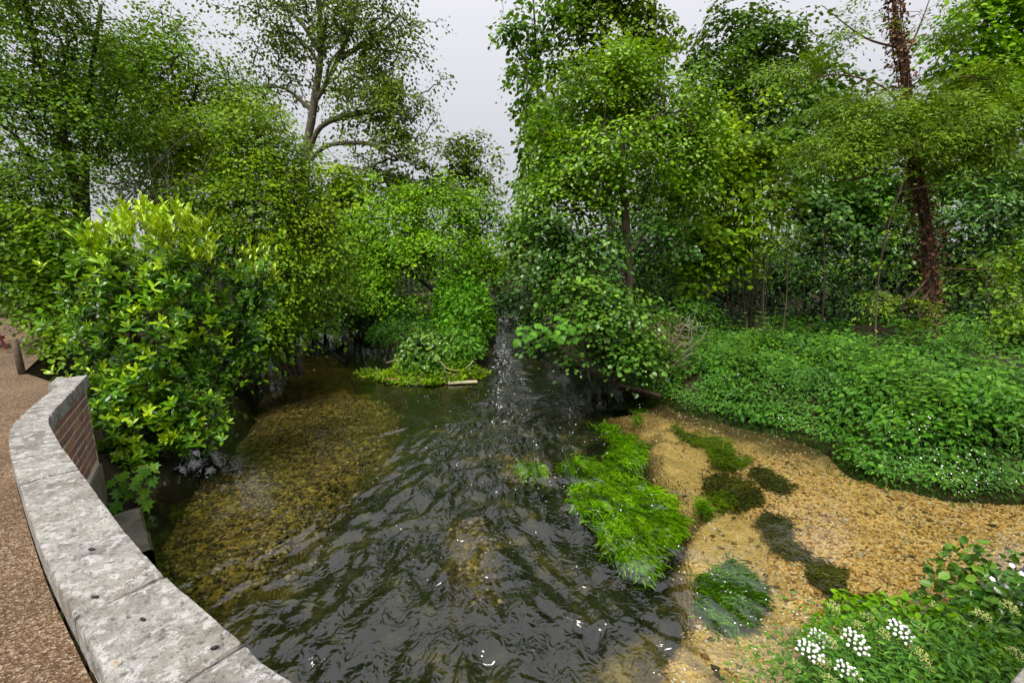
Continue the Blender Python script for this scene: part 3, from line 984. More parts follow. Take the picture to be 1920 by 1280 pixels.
# ------------------------------------------------------------------ leaves
TPL = {
    # (vertices along, across, up), faces; length 1
    'diamond': (np.array([[0, 0, 0], [0.45, -0.34, 0.10], [1, 0, -0.05], [0.45, 0.34, 0.10]]), [[0, 2, 1], [0, 3, 2]]),
    'oval': (np.array([[0, 0, 0], [0.28, -0.30, 0.07], [0.70, -0.27, 0.05], [1, 0, -0.08], [0.70, 0.27, 0.05], [0.28, 0.30, 0.07]]), [[0, 3, 2, 1], [0, 5, 4, 3]]),
    'round': (np.array([[0, 0, 0], [0.22, -0.40, 0.06], [0.70, -0.40, 0.06], [0.98, 0, -0.06], [0.70, 0.40, 0.06], [0.22, 0.40, 0.06]]), [[0, 3, 2, 1], [0, 5, 4, 3]]),
    'narrow': (np.array([[0, 0, 0], [0.3, -0.15, 0.04], [0.72, -0.14, 0.03], [1, 0, -0.08], [0.72, 0.14, 0.03], [0.3, 0.15, 0.04]]), [[0, 3, 2, 1], [0, 5, 4, 3]]),
    'laurel': (np.array([[0, 0, 0], [0.15, -0.10, 0.02], [0.42, -0.185, 0.05], [0.74, -0.16, 0.03], [1, 0, -0.09], [0.74, 0.16, 0.03], [0.42, 0.185, 0.05], [0.15, 0.10, 0.02], [0.42, 0, 0.0], [0.74, 0, -0.02]]),
               [[0, 8, 2, 1], [8, 9, 3, 2], [0, 7, 6, 8], [8, 6, 5, 9]], [[9, 4, 3], [9, 5, 4]]),
    'maple': (np.array([[0.25, 0, 0], [0, 0, -0.02], [-0.02, -0.30, 0.05], [0.18, -0.26, 0.02], [0.36, -0.52, 0.04], [0.45, -0.24, 0.02], [0.72, -0.30, 0.02], [0.70, -0.12, 0], [1.0, 0, -0.08], [0.70, 0.12, 0], [0.72, 0.30, 0.02], [0.45, 0.24, 0.02], [0.36, 0.52, 0.04], [0.18, 0.26, 0.02], [-0.02, 0.30, 0.05]]),
              [[0, i + 1, i + 2] if i < 13 else [0, 14, 1] for i in range(14)]),
    'blade': (np.array([[0, -0.03, 0], [0, 0.03, 0], [0.55, -0.028, 0.05], [0.55, 0.028, 0.05], [1, 0, -0.06]]), [[0, 2, 3, 1]], [[2, 4, 3]]),
    'needle': (np.array([[0, 0, 0], [0.5, -0.09, 0.02], [1, 0, -0.04], [0.5, 0.09, 0.02]]), [[0, 2, 1], [0, 3, 2]]),
}


class Leaves:
    def __init__(self):
        self.p, self.d, self.n, self.l, self.t = [], [], [], [], []

    def add(self, p, d, n, l, t):
        self.p.append(p); self.d.append(d); self.n.append(n); self.l.append(l); self.t.append(t)

    def done(self):
        self.p, self.d, self.n = [np.vstack(x) for x in (self.p, self.d, self.n)]
        self.l, self.t = np.concatenate(self.l), np.clip(np.concatenate(self.t), 0, 1)
        self.d = unit(self.d)
        s = np.cross(self.n, self.d)
        self.s = unit(s)
        self.n = np.cross(self.d, self.s)
        return self

    def mass(self, name, tpl, mat, parent, idx=None, kind='stuff', wide=1.0):
        T = TPL[tpl]
        L = T[0]
        sl = slice(None) if idx is None else idx
        p, d, s, n, l, t = self.p[sl], self.d[sl], self.s[sl], self.n[sl], self.l[sl], self.t[sl]
        V = p[:, None] + l[:, None, None] * (L[None, :, 0, None] * d[:, None] + wide * L[None, :, 1, None] * s[:, None] + L[None, :, 2, None] * n[:, None])
        N, k = len(p), len(L)
        off = (np.arange(N) * k)[:, None, None]
        fs = [(np.array(f)[None] + off).reshape(-1, len(f[0])) for f in T[1:]]
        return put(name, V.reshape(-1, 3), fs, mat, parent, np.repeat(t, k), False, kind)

    def singles(self, name, tpl, mat, parent, idx, wide=1.0):
        """each chosen leaf an object of its own; alike leaves share one mesh"""
        T = TPL[tpl]
        L = T[0].copy(); L[:, 1] *= wide
        mes = []
        for b in range(10):
            me = build(name, L, [np.array(f) for f in T[1:]], np.full(len(L), (b + 0.5) / 10))
            me.materials.append(mat)
            mes.append(me)
        off = WL[parent.name]
        for i in idx:
            o = bpy.data.objects.new(name, mes[min(9, int(self.t[i] * 10))])
            d, s, n, p, l = self.d[i], self.s[i], self.n[i], self.p[i] - off, float(self.l[i])
            o.parent = parent
            o.matrix_local = Matrix(((d[0] * l, s[0] * l, n[0] * l, p[0]), (d[1] * l, s[1] * l, n[1] * l, p[1]), (d[2] * l, s[2] * l, n[2] * l, p[2]), (0, 0, 0, 1)))
            COL.objects.link(o)


UP = np.array([0, 0, 1.0])


def spray(LS, c, out, k, rad, ln, t0, tv=0.16, up=1.0, droop=0.25, thick=0.28, outw=0.6, nj=0.42):
    n0 = unit(UP * up + out * outw + RNG.normal(size=3) * 0.25)
    a = unit(np.cross(n0, RNG.normal(size=3)))
    b = np.cross(n0, a)
    xy = RNG.normal(size=(k, 2)) * rad * 0.62
    off = xy[:, :1] * a + xy[:, 1:] * b
    rr = np.linalg.norm(xy, axis=1)
    p = c + off + n0 * (RNG.normal(size=(k, 1)) * rad * thick) - UP * (rr ** 2 / max(rad, 1e-3) * 0.25)[:, None]
    d = unit(off + 1e-6) * 0.8 + out * 0.35 + RNG.normal(size=(k, 3)) * 0.55
    d = d - n0 * (d @ n0)[:, None] * 0.75 - UP * droop
    n = n0 + RNG.normal(size=(k, 3)) * nj
    LS.add(p, d, n, ln * RNG.uniform(0.45, 1.3, k), t0 + RNG.normal(size=k) * tv)


def rosette(LS, c, out, k, rad, ln, t0, tv=0.16, up=1.0, droop=0.25, thick=0.28, outw=0.6, nj=0.42):
    """laurel shoots: leaves in loose whorls round upright twig ends"""
    m = max(1, k // 8)
    for q in range(m):
        o = c + RNG.normal(size=3) * rad * .9
        ax = unit(out * 0.75 + UP * 0.85 + RNG.normal(size=3) * .28)
        a = unit(np.cross(ax, [.3, .8, .2])); b = np.cross(ax, a)
        n = RNG.integers(6, 10)
        h = np.linspace(0, 1, n)
        th = np.arange(n) * 2.4 + RNG.uniform(0, 6.28)
        open_ = (1.5 - 1.05 * h)[:, None]          # lower leaves spread wide, upper ones stand up
        rd = np.cos(th)[:, None] * a + np.sin(th)[:, None] * b
        d = rd * np.sin(open_) + ax * np.cos(open_) + RNG.normal(size=(n, 3)) * .12
        nn_ = ax * np.sin(open_) - rd * np.cos(open_)
        tt = t0 + RNG.normal() * tv * .8 + (h - .55) * .38 + RNG.normal(size=n) * .06
        old = RNG.uniform(0, 1, n) < .10
        LS.add(o + ax * (h * ln * .55)[:, None], d, nn_ + RNG.normal(size=(n, 3)) * .15, ln * (1.05 - .35 * h) * RNG.uniform(.8, 1.15, n), np.where(old, tt - .3, tt))


class Lobe:
    def __init__(s, px, py, Y, rx, ry, rd=None, cov=3.0, t=0.0):
        s.c = D(px, py, Y)
        sc = Y / ray(px, py)[1] / F
        s.r = np.array([rx * sc, (rd if rd else 0.62 * max(rx, ry)) * sc, ry * sc])
        s.cov, s.t = cov, t


def smooth_line(P, step=0.15):
    P = np.asarray(P, float)
    L = np.linalg.norm(np.diff(P, axis=0), axis=1).sum()
    return resample(P, max(4, int(L / step)))


def tree(name, label, cat, stems, lobes, leaf, tpl, mat, bark, r0=0.09, crad=0.24, per=42, group=None, wide=1.0, up=1.0, tv=0.15, tint0=0.42, droop=0.25, thick=0.28,
         single=0, singles_name='leaf', trunk_name='trunk', rtip=0.005, base=None, twig_bare=0, wig=0.10, leafy_top=0.25, fn=None, sides=6, outw=0.6, gap=0.16, limb=1.0, rag=1.0):
    stems = [smooth_line(s_) for s_ in stems]
    b0 = stems[0][0] if base is None else np.asarray(base)
    rt = root(name, b0, label, cat, group)
    # skeleton
    pos, par, own = [], [], []
    fixed = []
    chains = []
    for s_ in stems:
        ids = []
        for i, p in enumerate(s_):
            pos.append(p); par.append(ids[-1] if ids else -1); ids.append(len(pos) - 1)
        chains.append((ids, True))
    LS = Leaves()
    cl_ = []
    for lb in lobes:
        area = math.pi * lb.r[0] * lb.r[2]
        la = leaf * leaf * 0.42 * wide
        n_leaf = lb.cov * area / (0.45 * la)
        nc = max(3, int(n_leaf / per))
        u = unit(RNG.normal(size=(nc, 3)))
        rad = RNG.uniform(0.25, 1, (nc, 1)) ** 0.45
        pts = lb.c + u * rad * lb.r * (1 + rag * 0.2 * RNG.normal(size=(nc, 1)) + rag * 0.55 * fbm(u[:, :1] * 2.2 + lb.c[0], u[:, 1:2] * 2.2 + lb.c[1], u[:, 2:] * 2.2 + lb.c[2], 2) + (RNG.uniform(0, 1, (nc, 1)) < 0.10) * rag * RNG.uniform(.1, .5, (nc, 1)))
        for p, q in zip(pts, u):
            if gap and noise(p[0] * 0.55 / crad ** .5, p[1] * 0.55 / crad ** .5, p[2] * 0.55 / crad ** .5) > 0.5 - gap: continue
            if p[2] < 0.22: continue
            cl_.append((p, q, lb))
    base_pts = np.vstack(stems)
    cl_.sort(key=lambda c: np.min(np.linalg.norm(base_pts - c[0], axis=1)))
    P = np.zeros((len(pos) + len(cl_) * 14, 3)); npos = len(pos); P[:npos] = pos
    for c, q, lb in cl_:
        dv = P[:npos] - c
        dist = np.linalg.norm(dv, axis=1)
        cost = dist + 0.7 * np.maximum(0, dv[:, 2] + 0.35 * dist)
        j = int(np.argmin(cost))
        a = P[j]
        L = dist[j]
        n = int(min(10, max(2, L / 0.18)))
        t = np.linspace(0, 1, n + 1)[1:, None]
        bow = np.array([0, 0, 1.0]) * 0.16 * L
        seg = a + (c - a) * t + bow * (t * (1 - t) * 4) * 0.5 + RNG.normal(size=(n, 3)) * wig * min(L, 1.0) * 0.35 * (t < 1)
        ids = [j]
        for p in seg:
            if npos >= len(P): break
            P[npos] = p; par.append(ids[-1]); ids.append(npos); npos += 1
        chains.append((ids, False))
        kk = int(per * RNG.uniform(0.6, 1.4))
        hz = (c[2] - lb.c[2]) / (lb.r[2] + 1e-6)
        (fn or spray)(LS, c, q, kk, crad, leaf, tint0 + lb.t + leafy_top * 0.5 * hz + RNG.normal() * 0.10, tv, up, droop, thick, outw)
    # pipe-model thickness
    cnt = np.zeros(npos)
    for ids, fx_ in chains:
        if not fx_: cnt[ids[-1]] += 1
    for i in range(npos - 1, -1, -1):
        if par[i] >= 0: cnt[par[i]] += cnt[i]
    rad = rtip * np.maximum(cnt, 1) ** 0.44
    tm, bm_ = MB(), MB()
    for ci, (ids, fx_) in enumerate(chains):
        pts = P[ids]
        if fx_:
            n = len(ids)
            rl = r0 * (limb if ci else 1.0)
            rr = np.maximum(rl * (1 - 0.75 * np.linspace(0, 1, n)), rad[ids])
            rr = np.minimum(rr, rl * 1.05)
            if ci == 0 or limb == 1.0: rr = rr * (1 + 0.25 * np.exp(-np.arange(n) / 2.5))
            tm.tube(pts, rr, 9, rough=0.06)
        elif len(ids) > 1:
            rr = np.minimum(rad[ids], 0.55 * r0)
            if len(rr) > 1: rr[0] = rr[1]
            bm_.tube(pts, rr, 4 if rr[0] < 0.012 else sides, cap=False)
    tm.put(trunk_name, bark, rt, smooth=True)
    if bm_.n: bm_.put('branches', bark, rt, smooth=True, kind='stuff')
    LS.done()
    dry = LS.p[:, 2] + np.minimum(0, LS.d[:, 2] * LS.l) > 0.03        # no leaf hangs into the water
    LS.p, LS.d, LS.s, LS.n, LS.l, LS.t = [x[dry] for x in (LS.p, LS.d, LS.s, LS.n, LS.l, LS.t)]
    n = len(LS.p)
    if single:
        # the leaves that show largest: nearest to the eye on the outside of the crown
        px, py = proj(LS.p)
        dd = np.linalg.norm(LS.p - EYE, axis=1)
        inside = (px > 0) & (px < 1920) & (py > 0) & (py < 1280)
        vis = front(px, py, dd, 10)
        score = LS.l / dd * np.where(inside & vis, 1, 0.01)
        order = np.argsort(-score)
        idx = order[:single]
        LS.singles(singles_name, tpl, mat, rt, idx, wide)
        rest = order[single:]
        LS.mass('crown', tpl, mat, rt, rest, wide=wide)
    else:
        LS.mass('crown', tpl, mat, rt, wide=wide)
    STAT.append((name, n))
    return rt


def front(px, py, dd, cell):
    """which points are the nearest of their little cell of the picture"""
    ix, iy = np.floor(px / cell).astype(int), np.floor(py / cell).astype(int)
    key = ix * 100000 + iy
    o = np.lexsort((dd, key))
    first = np.ones(len(o), bool)
    first[1:] = key[o][1:] != key[o][:-1]
    v = np.zeros(len(px), bool)
    v[o[first]] = True
    return v


STAT = []


def gz(x, y):
    return float(land(np.array([x]), np.array([y]))[0])


def onland(px, py, Y):
    """the ground point below the picture column px at distance Y"""
    p = D(px, py, Y)
    return np.array([p[0], p[1], gz(p[0], p[1]) - 0.05])


def up_to(base, *pts):
    return [base] + [D(*p) for p in pts]


# ------------------------------------------------------------------ the cherry laurel by the wall
lb0 = np.array([-4.75, 5.15, 0.1])
tree('laurel_bush', 'big glossy laurel bush with yellow new shoots at the end of the parapet', 'bush',
     [[lb0, lb0 + [-0.1, 0.1, 1.0], D(290, 520, 5.2)], [lb0 + [0.1, 0, 0], D(250, 620, 5.0), D(210, 500, 5.2)], [lb0 + [0.1, 0.05, 0], D(360, 640, 5.2), D(400, 560, 5.2)]],
     [Lobe(285, 480, 5.2, 94, 65, cov=6.61, t=0.24), Lobe(215, 540, 5.1, 60, 80, cov=6.14, t=0.14), Lobe(350, 540, 5.2, 60, 68, cov=5.67, t=0.06), Lobe(285, 630, 5.0, 103, 75, cov=6.61, t=0.0),
      Lobe(373, 660, 5.2, 47, 62, cov=5.67, t=0.02), Lobe(266, 740, 4.9, 68, 70, cov=6.14, t=0.08), Lobe(340, 770, 5.1, 68, 68, cov=5.67, t=0.06), Lobe(285, 830, 4.85, 73, 52, cov=6.14, t=0.08), Lobe(219, 740, 4.75, 38, 55, cov=6.61, t=0.12), Lobe(226, 820, 4.6, 32, 50, cov=6.61, t=0.12), Lobe(247, 870, 4.5, 38, 35, cov=6.14, t=0.12), Lobe(205, 720, 5.0, 25, 40, cov=5.20), Lobe(192, 620, 5.2, 27, 80, cov=5.20), Lobe(354, 840, 4.9, 51, 30, cov=5.20)],
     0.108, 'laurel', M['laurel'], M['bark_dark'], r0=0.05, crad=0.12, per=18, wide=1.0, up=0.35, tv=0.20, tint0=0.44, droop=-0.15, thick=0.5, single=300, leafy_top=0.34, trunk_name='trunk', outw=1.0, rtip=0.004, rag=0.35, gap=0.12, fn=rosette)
# its upright yellow shoots along the top
LS = Leaves()
lrt = bpy.data.objects['laurel_bush']
sh = MB()
for i in range(150):
    px, py = RNG.uniform(165, 405), 0
    e = 1 - ((px - 285) / 165) ** 2
    py = 500 - 95 * max(0, e) ** 0.6 + RNG.uniform(-4, 70)
    if i > 125: px, py = RNG.uniform(440, 520), RNG.uniform(450, 540)
    p = D(px, py, RNG.uniform(4.7, 5.3) if i <= 125 else RNG.uniform(5.6, 5.9))
    tip = p + [RNG.normal() * 0.04, RNG.normal() * 0.04, RNG.uniform(0.12, 0.2)]
    sh.tube([p - [0, 0, 0.12], p, tip], [0.003, 0.003, 0.002], 4, cap=False)
    k = RNG.integers(6, 10)
    tt = RNG.uniform(0, 1, k)
    a = RNG.uniform(0, 6.28, k)
    d = np.stack([np.cos(a), np.sin(a), RNG.uniform(0.8, 1.9, k)], 1)
    n = np.stack([-np.cos(a), -np.sin(a), np.full(k, 0.6)], 1)
    LS.add(p + (tip - p) * tt[:, None], d, n, RNG.uniform(0.07, 0.12, k), np.full(k, 0.86) + RNG.normal(size=k) * 0.1)
LS.done().mass('young_shoots', 'laurel', M['laurel'], lrt, wide=0.85)
# outlying laurel branch to the right
lb1 = np.array([-4.4, 5.9, 0.0])
tree('laurel_branch_bush', 'darker laurel sticking out to the right behind the big laurel', 'bush', [[lb1, D(440, 640, 5.8), D(470, 520, 5.9)]],
     [Lobe(465, 520, 5.8, 55, 55, cov=5.5, t=0.08), Lobe(495, 500, 6.0, 30, 40, cov=5.0, t=0.1), Lobe(445, 610, 5.6, 45, 60, cov=5.0, t=-0.15)], 0.125, 'laurel', M['laurel'], M['bark_dark'], r0=0.03, crad=0.13, per=16, up=0.5, tint0=0.36, droop=-0.1, thick=0.5, tv=0.18, leafy_top=0.3, outw=1.0, fn=rosette)

# maple sprig at the foot of the wall
sb = G(240, 940, 0.1)
sp_rt = root('maple_seedling', sb, 'maple seedling with lobed leaves hanging below the laurel at the wall foot', 'seedling')
LS = Leaves(); stm = MB()
for px, py in [(222, 888), (240, 884), (262, 890), (280, 878), (290, 868), (268, 872), (250, 905), (232, 905), (222, 915), (252, 920), (272, 915), (262, 932), (236, 932), (225, 940), (275, 938), (245, 945), (215, 900), (282, 895)]:
    p = D(px, py, RNG.uniform(3.95, 4.15))
    stm.tube([sb, (sb + p) / 2 + [0, 0, 0.05], p], 0.0025, 4, cap=False)
    a = RNG.uniform(-0.9, 0.9)
    LS.add(p[None], np.array([[math.sin(a) + 0.3, -0.6, -0.55]]), np.array([[RNG.normal() * 0.3 + 0.2, -0.55, 0.9]]), np.array([RNG.uniform(0.10, 0.15)]), np.array([RNG.uniform(0.3, 0.85)]))
stm.put('stem', M['stem_green'], sp_rt, kind='stuff')
LS.done().singles('leaf', 'maple', M['sycamore'], sp_rt, range(len(LS.p)))

# ------------------------------------------------------------------ trees on the left
b = np.array([-7.0, 7.0, 1.1])
tree('tall_tree', 'tall dark leafy tree at the far left edge with a leaning trunk', 'tree', [[b, D(150, 420, 7.3), D(110, 230, 7.3), D(60, 60, 7.3), D(20, -120, 7.3)], [b + [0.3, .1, 0], D(160, 330, 7.6), D(170, 150, 7.8), D(190, 10, 7.8)]],
     [Lobe(40, 40, 7.2, 130, 90, cov=2.6), Lobe(-30, 180, 7, 70, 100, cov=2.0), Lobe(150, 110, 7.6, 100, 80, cov=1.9), Lobe(60, 190, 7.0, 120, 80, cov=2.4, t=-.05), Lobe(40, 330, 6.8, 120, 90, cov=2.6, t=-.08), Lobe(170, 230, 7.9, 90, 80, cov=1.8, t=-.08), Lobe(30, -70, 7, 140, 70, cov=1.5)],
     0.048, 'diamond', M['elm'], M['bark_dark'], r0=0.085, per=52, crad=0.23, tint0=0.5, wide=1.35, gap=.14)
b = np.array([-6.4, 6.2, 1.12])
tree('low_elm', 'low drooping leafy branches over the path left of the laurel', 'tree', [[b, D(105, 640, 6.3), D(90, 520, 6.4), D(60, 420, 6.4)], [b + [-.1, .1, 0], D(70, 560, 6.2), D(20, 470, 6.2)]],
     [Lobe(40, 440, 6.3, 110, 60, cov=2.4), Lobe(40, 530, 6.2, 90, 50, cov=2.2, t=-.05), Lobe(80, 590, 6.0, 55, 40, cov=1.8), Lobe(95, 650, 5.7, 35, 35, cov=1.4, t=0.05), Lobe(100, 480, 6.3, 50, 60, cov=2)],
     0.055, 'round', M['elm'], M['bark_dark'], r0=0.05, per=42, crad=0.2, tint0=0.5)
b = np.array([-6.5, 9.8, 0.5])
tree('slender_tree', 'loose leafy tree behind the laurel against the pale sky', 'tree', [[b, D(300, 420, 9.6), D(290, 250, 9.6), D(260, 60, 9.6)], [b + [.3, 0, 0], D(340, 330, 9.6), D(370, 150, 9.6)], [b + [.5, .2, 0], D(400, 330, 9.8), D(440, 190, 9.8)]],
     [Lobe(250, 90, 9.6, 70, 60, cov=1.95), Lobe(300, 130, 9.6, 100, 70, cov=2.47), Lobe(380, 180, 9.5, 90, 75, cov=2.60), Lobe(240, 220, 9.4, 100, 80, cov=2.47), Lobe(460, 220, 9.8, 70, 60, cov=2.21), Lobe(330, 270, 9.3, 100, 80, cov=2.86), Lobe(340, 60, 9.7, 50, 40, cov=1.04), Lobe(180, 320, 9.6, 70, 60, cov=1.17)],
     0.062, 'diamond', M['elm'], M['bark_dark'], r0=0.07, per=44, crad=0.26, tint0=0.5, wide=1.4, gap=.14)
b = np.array([-4.3, 8.6, 0.15])
tree('hazel_tree', 'fresh green hazel arching over the water behind the laurel', 'tree', [[b, D(400, 480, 8.6), D(430, 330, 8.5), D(420, 210, 8.4)], [b + [.1, 0, 0], D(470, 470, 8.5), D(520, 340, 8.4), D(540, 270, 8.4)], [b + [.2, 0, 0], D(520, 520, 8.4), D(590, 440, 8.6)], [b + [-.1, 0, 0], D(370, 470, 8.5), D(340, 360, 8.4)]],
     [Lobe(420, 250, 8.5, 110, 75, cov=2.4, t=.06), Lobe(500, 290, 8.4, 90, 75, cov=2.4, t=.06), Lobe(370, 340, 8.3, 110, 70, cov=2.4), Lobe(470, 390, 8.2, 120, 75, cov=2.6, t=.05), Lobe(570, 400, 8.5, 70, 70, cov=2.4, t=.08), Lobe(540, 490, 8.3, 90, 55, cov=2.5, t=-.03), Lobe(610, 480, 8.8, 50, 60, cov=2.4, t=.02), Lobe(570, 560, 8.5, 70, 35, cov=2.0, t=-.08), Lobe(510, 580, 8.0, 60, 50, cov=2.2, t=-.12), Lobe(300, 380, 8.8, 60, 40, cov=1.2, t=-.1), Lobe(560, 330, 8.6, 40, 60, cov=1.6)],
     0.060, 'diamond', M['hazel'], M['bark'], r0=0.06, per=50, crad=0.25, tint0=0.5, wide=1.2)
b = np.array([-3.6, 9.6, 0.1])
tree('bank_shrub', 'shaded shrub trailing over the water under the hazel', 'bush', [[b, b + [.2, -.2, .5], D(560, 560, 9.4)], [b, D(500, 560, 8.8), D(480, 520, 8.6)]],
     [Lobe(500, 600, 8.2, 45, 40, cov=2.2), Lobe(560, 580, 9.2, 60, 35, cov=2.2), Lobe(620, 555, 10.5, 60, 30, cov=2.2, t=.05), Lobe(490, 540, 8.6, 60, 50, cov=2.2), Lobe(640, 520, 12, 40, 40, cov=2.2, t=.1), Lobe(520, 625, 8.0, 50, 25, cov=2.2, t=-.05), Lobe(470, 640, 7.6, 40, 45, cov=2.2, t=-.1), Lobe(580, 605, 9.5, 60, 22, cov=2.0), Lobe(430, 610, 8.8, 80, 55, cov=2.4, t=-.08), Lobe(500, 600, 9.4, 80, 40, cov=2.4, t=-.05), Lobe(400, 680, 7.6, 50, 40, cov=2.0, t=-.1)],
     0.10, 'oval', M['elm'], M['bark_dark'], r0=0.03, per=36, crad=0.24, tint0=0.36)
# leafless twigs poking out behind the laurel
b = np.array([-6.1, 7.9, 0.6])
tw = root('bare_shrub', b, 'leafless pale twiggy shrub rising behind the laurel top', 'shrub')
tm = MB()
for k in range(22):
    p0 = D(RNG.uniform(220, 330), 430, 7.9)
    tgt = D(RNG.uniform(150, 420), RNG.uniform(230, 360), RNG.uniform(7.6, 8.2))
    pts = smooth_line([b, p0, (p0 + tgt) / 2 + RNG.normal(size=3) * 0.12 + [0, 0, .12], tgt], 0.12)
    pts = pts + RNG.normal(size=pts.shape) * 0.008
    tm.tube(pts, np.linspace(0.010, 0.003, len(pts)), 4, cap=False)
    for j in range(4):
        i = RNG.integers(len(pts) // 2, len(pts))
        e = pts[i] + RNG.normal(size=3) * [.25, .1, .14] + [0, 0, .12]
        tm.tube([pts[i], (pts[i] + e) / 2 + RNG.normal(size=3) * .03, e], [.004, .003, .002], 4, cap=False)
tm.put('twigs', M['twig_pale'], tw, smooth=True, kind='stuff')
# hedges closing the view at far left
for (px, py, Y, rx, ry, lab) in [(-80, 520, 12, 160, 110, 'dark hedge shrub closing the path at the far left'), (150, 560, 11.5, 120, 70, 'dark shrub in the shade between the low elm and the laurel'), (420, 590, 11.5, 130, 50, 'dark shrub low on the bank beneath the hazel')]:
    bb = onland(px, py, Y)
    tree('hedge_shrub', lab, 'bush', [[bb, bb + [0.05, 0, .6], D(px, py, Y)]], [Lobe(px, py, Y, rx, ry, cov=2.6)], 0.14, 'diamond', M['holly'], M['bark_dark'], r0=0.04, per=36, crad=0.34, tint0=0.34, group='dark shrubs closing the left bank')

# ------------------------------------------------------------------ the far trees in the middle
b = onland(570, 520, 24)
tree('plane_tree', 'tall spreading plane tree with grey limbs against the sky', 'tree',
     [[b, D(572, 320, 24), D(588, 200, 24), D(602, 90, 24), D(596, 0, 24), D(570, -90, 24)],
      [D(578, 290, 24), D(600, 240, 23.5), D(648, 218, 23), D(712, 208, 22.5), D(760, 214, 22)],
      [D(573, 310, 24), D(610, 275, 23.4), D(660, 268, 22.8), D(700, 272, 22), D(745, 296, 21.6), D(790, 312, 21.5)],
      [D(592, 190, 24), D(625, 130, 24), D(655, 60, 24), D(680, -40, 24)],
      [D(590, 180, 24), D(610, 160, 24), D(618, 120, 23), D(640, 90, 23)],
      [D(600, 100, 24), D(570, 50, 24), D(535, 15, 24), D(500, 0, 24)],
      [D(588, 210, 24), D(565, 190, 24.2), D(530, 165, 24.5), D(480, 165, 24.5)],
      [D(640, 110, 24), D(700, 70, 23.5), D(750, 30, 23.5)]],
     [Lobe(560, 30, 24, 120, 55, cov=.75), Lobe(690, 30, 23.5, 110, 60, cov=.85), Lobe(640, 120, 24, 80, 70, cov=.65), Lobe(730, 120, 23, 80, 70, cov=.95), Lobe(735, 210, 22.5, 80, 55, cov=.9), Lobe(690, 190, 23, 70, 50, cov=.7), Lobe(760, 270, 22, 70, 50, cov=.7), Lobe(500, 90, 24.3, 60, 70, cov=.45), Lobe(510, 170, 24.5, 65, 40, cov=.5), Lobe(650, 310, 22.5, 70, 45, cov=.5), Lobe(600, -80, 24, 150, 60, cov=.7)],
     0.13, 'round', M['plane'], M['bark_grey'], r0=0.32, limb=0.36, per=30, crad=0.5, tint0=0.5, rtip=0.016, wig=0.22, droop=0.4)
for (px, py, Y, lob, lab, mt) in [
        (650, 540, 17, [(640, 360, 17, 60, 55, 2.0), (620, 430, 17, 60, 50, 2.2), (670, 430, 17, 45, 60, 2.2), (655, 500, 16.5, 60, 40, 2.2)], 'pale green hazel between the plane tree and the island bush', 'hazel'),
        (760, 520, 24, [(740, 350, 24, 70, 40, 1.8), (800, 345, 24, 60, 40, 1.8)], 'rounded distant tree just above the island bush', 'plane'),
        (880, 520, 28, [(880, 275, 28, 35, 25, 1.3), (850, 300, 28, 45, 40, 1.2), (900, 310, 28, 40, 35, 1.3), (870, 350, 28, 60, 30, 2.0)], 'small open tree on the skyline in the gap', 'plane'),
        (960, 500, 22, [(975, 440, 22, 30, 40, 2.2), (950, 500, 24, 40, 30, 2.2)], 'distant tree at the head of the narrow channel', 'elm')]:
    bb = onland(px, py, Y)
    tree('distant_tree', lab, 'tree', [[bb, D(px, 450, Y), D(lob[0][0], lob[0][1] + 20, Y)], [bb + [.2, 0, 0], D(px + 20, 430, Y), D(lob[-1][0], lob[-1][1], Y)]], [Lobe(*l[:5], cov=l[5]) for l in lob], 0.18, 'round', M[mt], M['bark_dark'], r0=0.09, per=26, crad=0.42, tint0=0.5, group='trees beyond the island', rtip=0.008)

# ------------------------------------------------------------------ the island
ib = G(832, 608, 0.35)
tree('island_bush', 'broad bright green many-stemmed bush standing on the island', 'bush',
     [[ib, D(835, 560, ib[1]), D(800, 480, ib[1]), D(780, 400, 14.5)], [ib + [.1, 0, 0], D(850, 540, ib[1]), D(880, 470, 14.5), D(900, 400, 14.5)], [ib + [.2, .1, 0], D(880, 550, ib[1]), D(915, 500, 14.6), D(930, 460, 14.6)], [ib + [-.2, 0, 0], D(815, 550, ib[1]), D(750, 500, 14), D(700, 470, 14)], [ib + [-.1, .1, 0], D(830, 540, 14.5), D(830, 450, 14.5), D(830, 370, 14.5)], [ib + [.05, -.1, 0], D(860, 540, 14), D(860, 450, 14), D(865, 400, 14)]],
     [Lobe(820, 390, 14.5, 120, 55, cov=2.4, t=.1), Lobe(740, 430, 14.2, 95, 60, cov=2.4, t=.08), Lobe(900, 420, 14.5, 60, 70, cov=2.4, t=.05), Lobe(690, 490, 13.8, 75, 55, cov=2.4, t=.05), Lobe(810, 470, 13.6, 110, 50, cov=2.4, t=.03), Lobe(900, 500, 14, 55, 40, cov=2.0), Lobe(680, 560, 13.4, 60, 35, cov=2.2), Lobe(755, 545, 13, 80, 35, cov=2.2, t=.03), Lobe(640, 540, 13.6, 45, 40, cov=2.0), Lobe(760, 370, 14.6, 60, 35, cov=1.6, t=.1)],
     0.095, 'diamond', M['field_maple'], M['bark_dark'], r0=0.05, per=42, crad=0.32, tint0=0.46, wide=1.25, leafy_top=0.35)


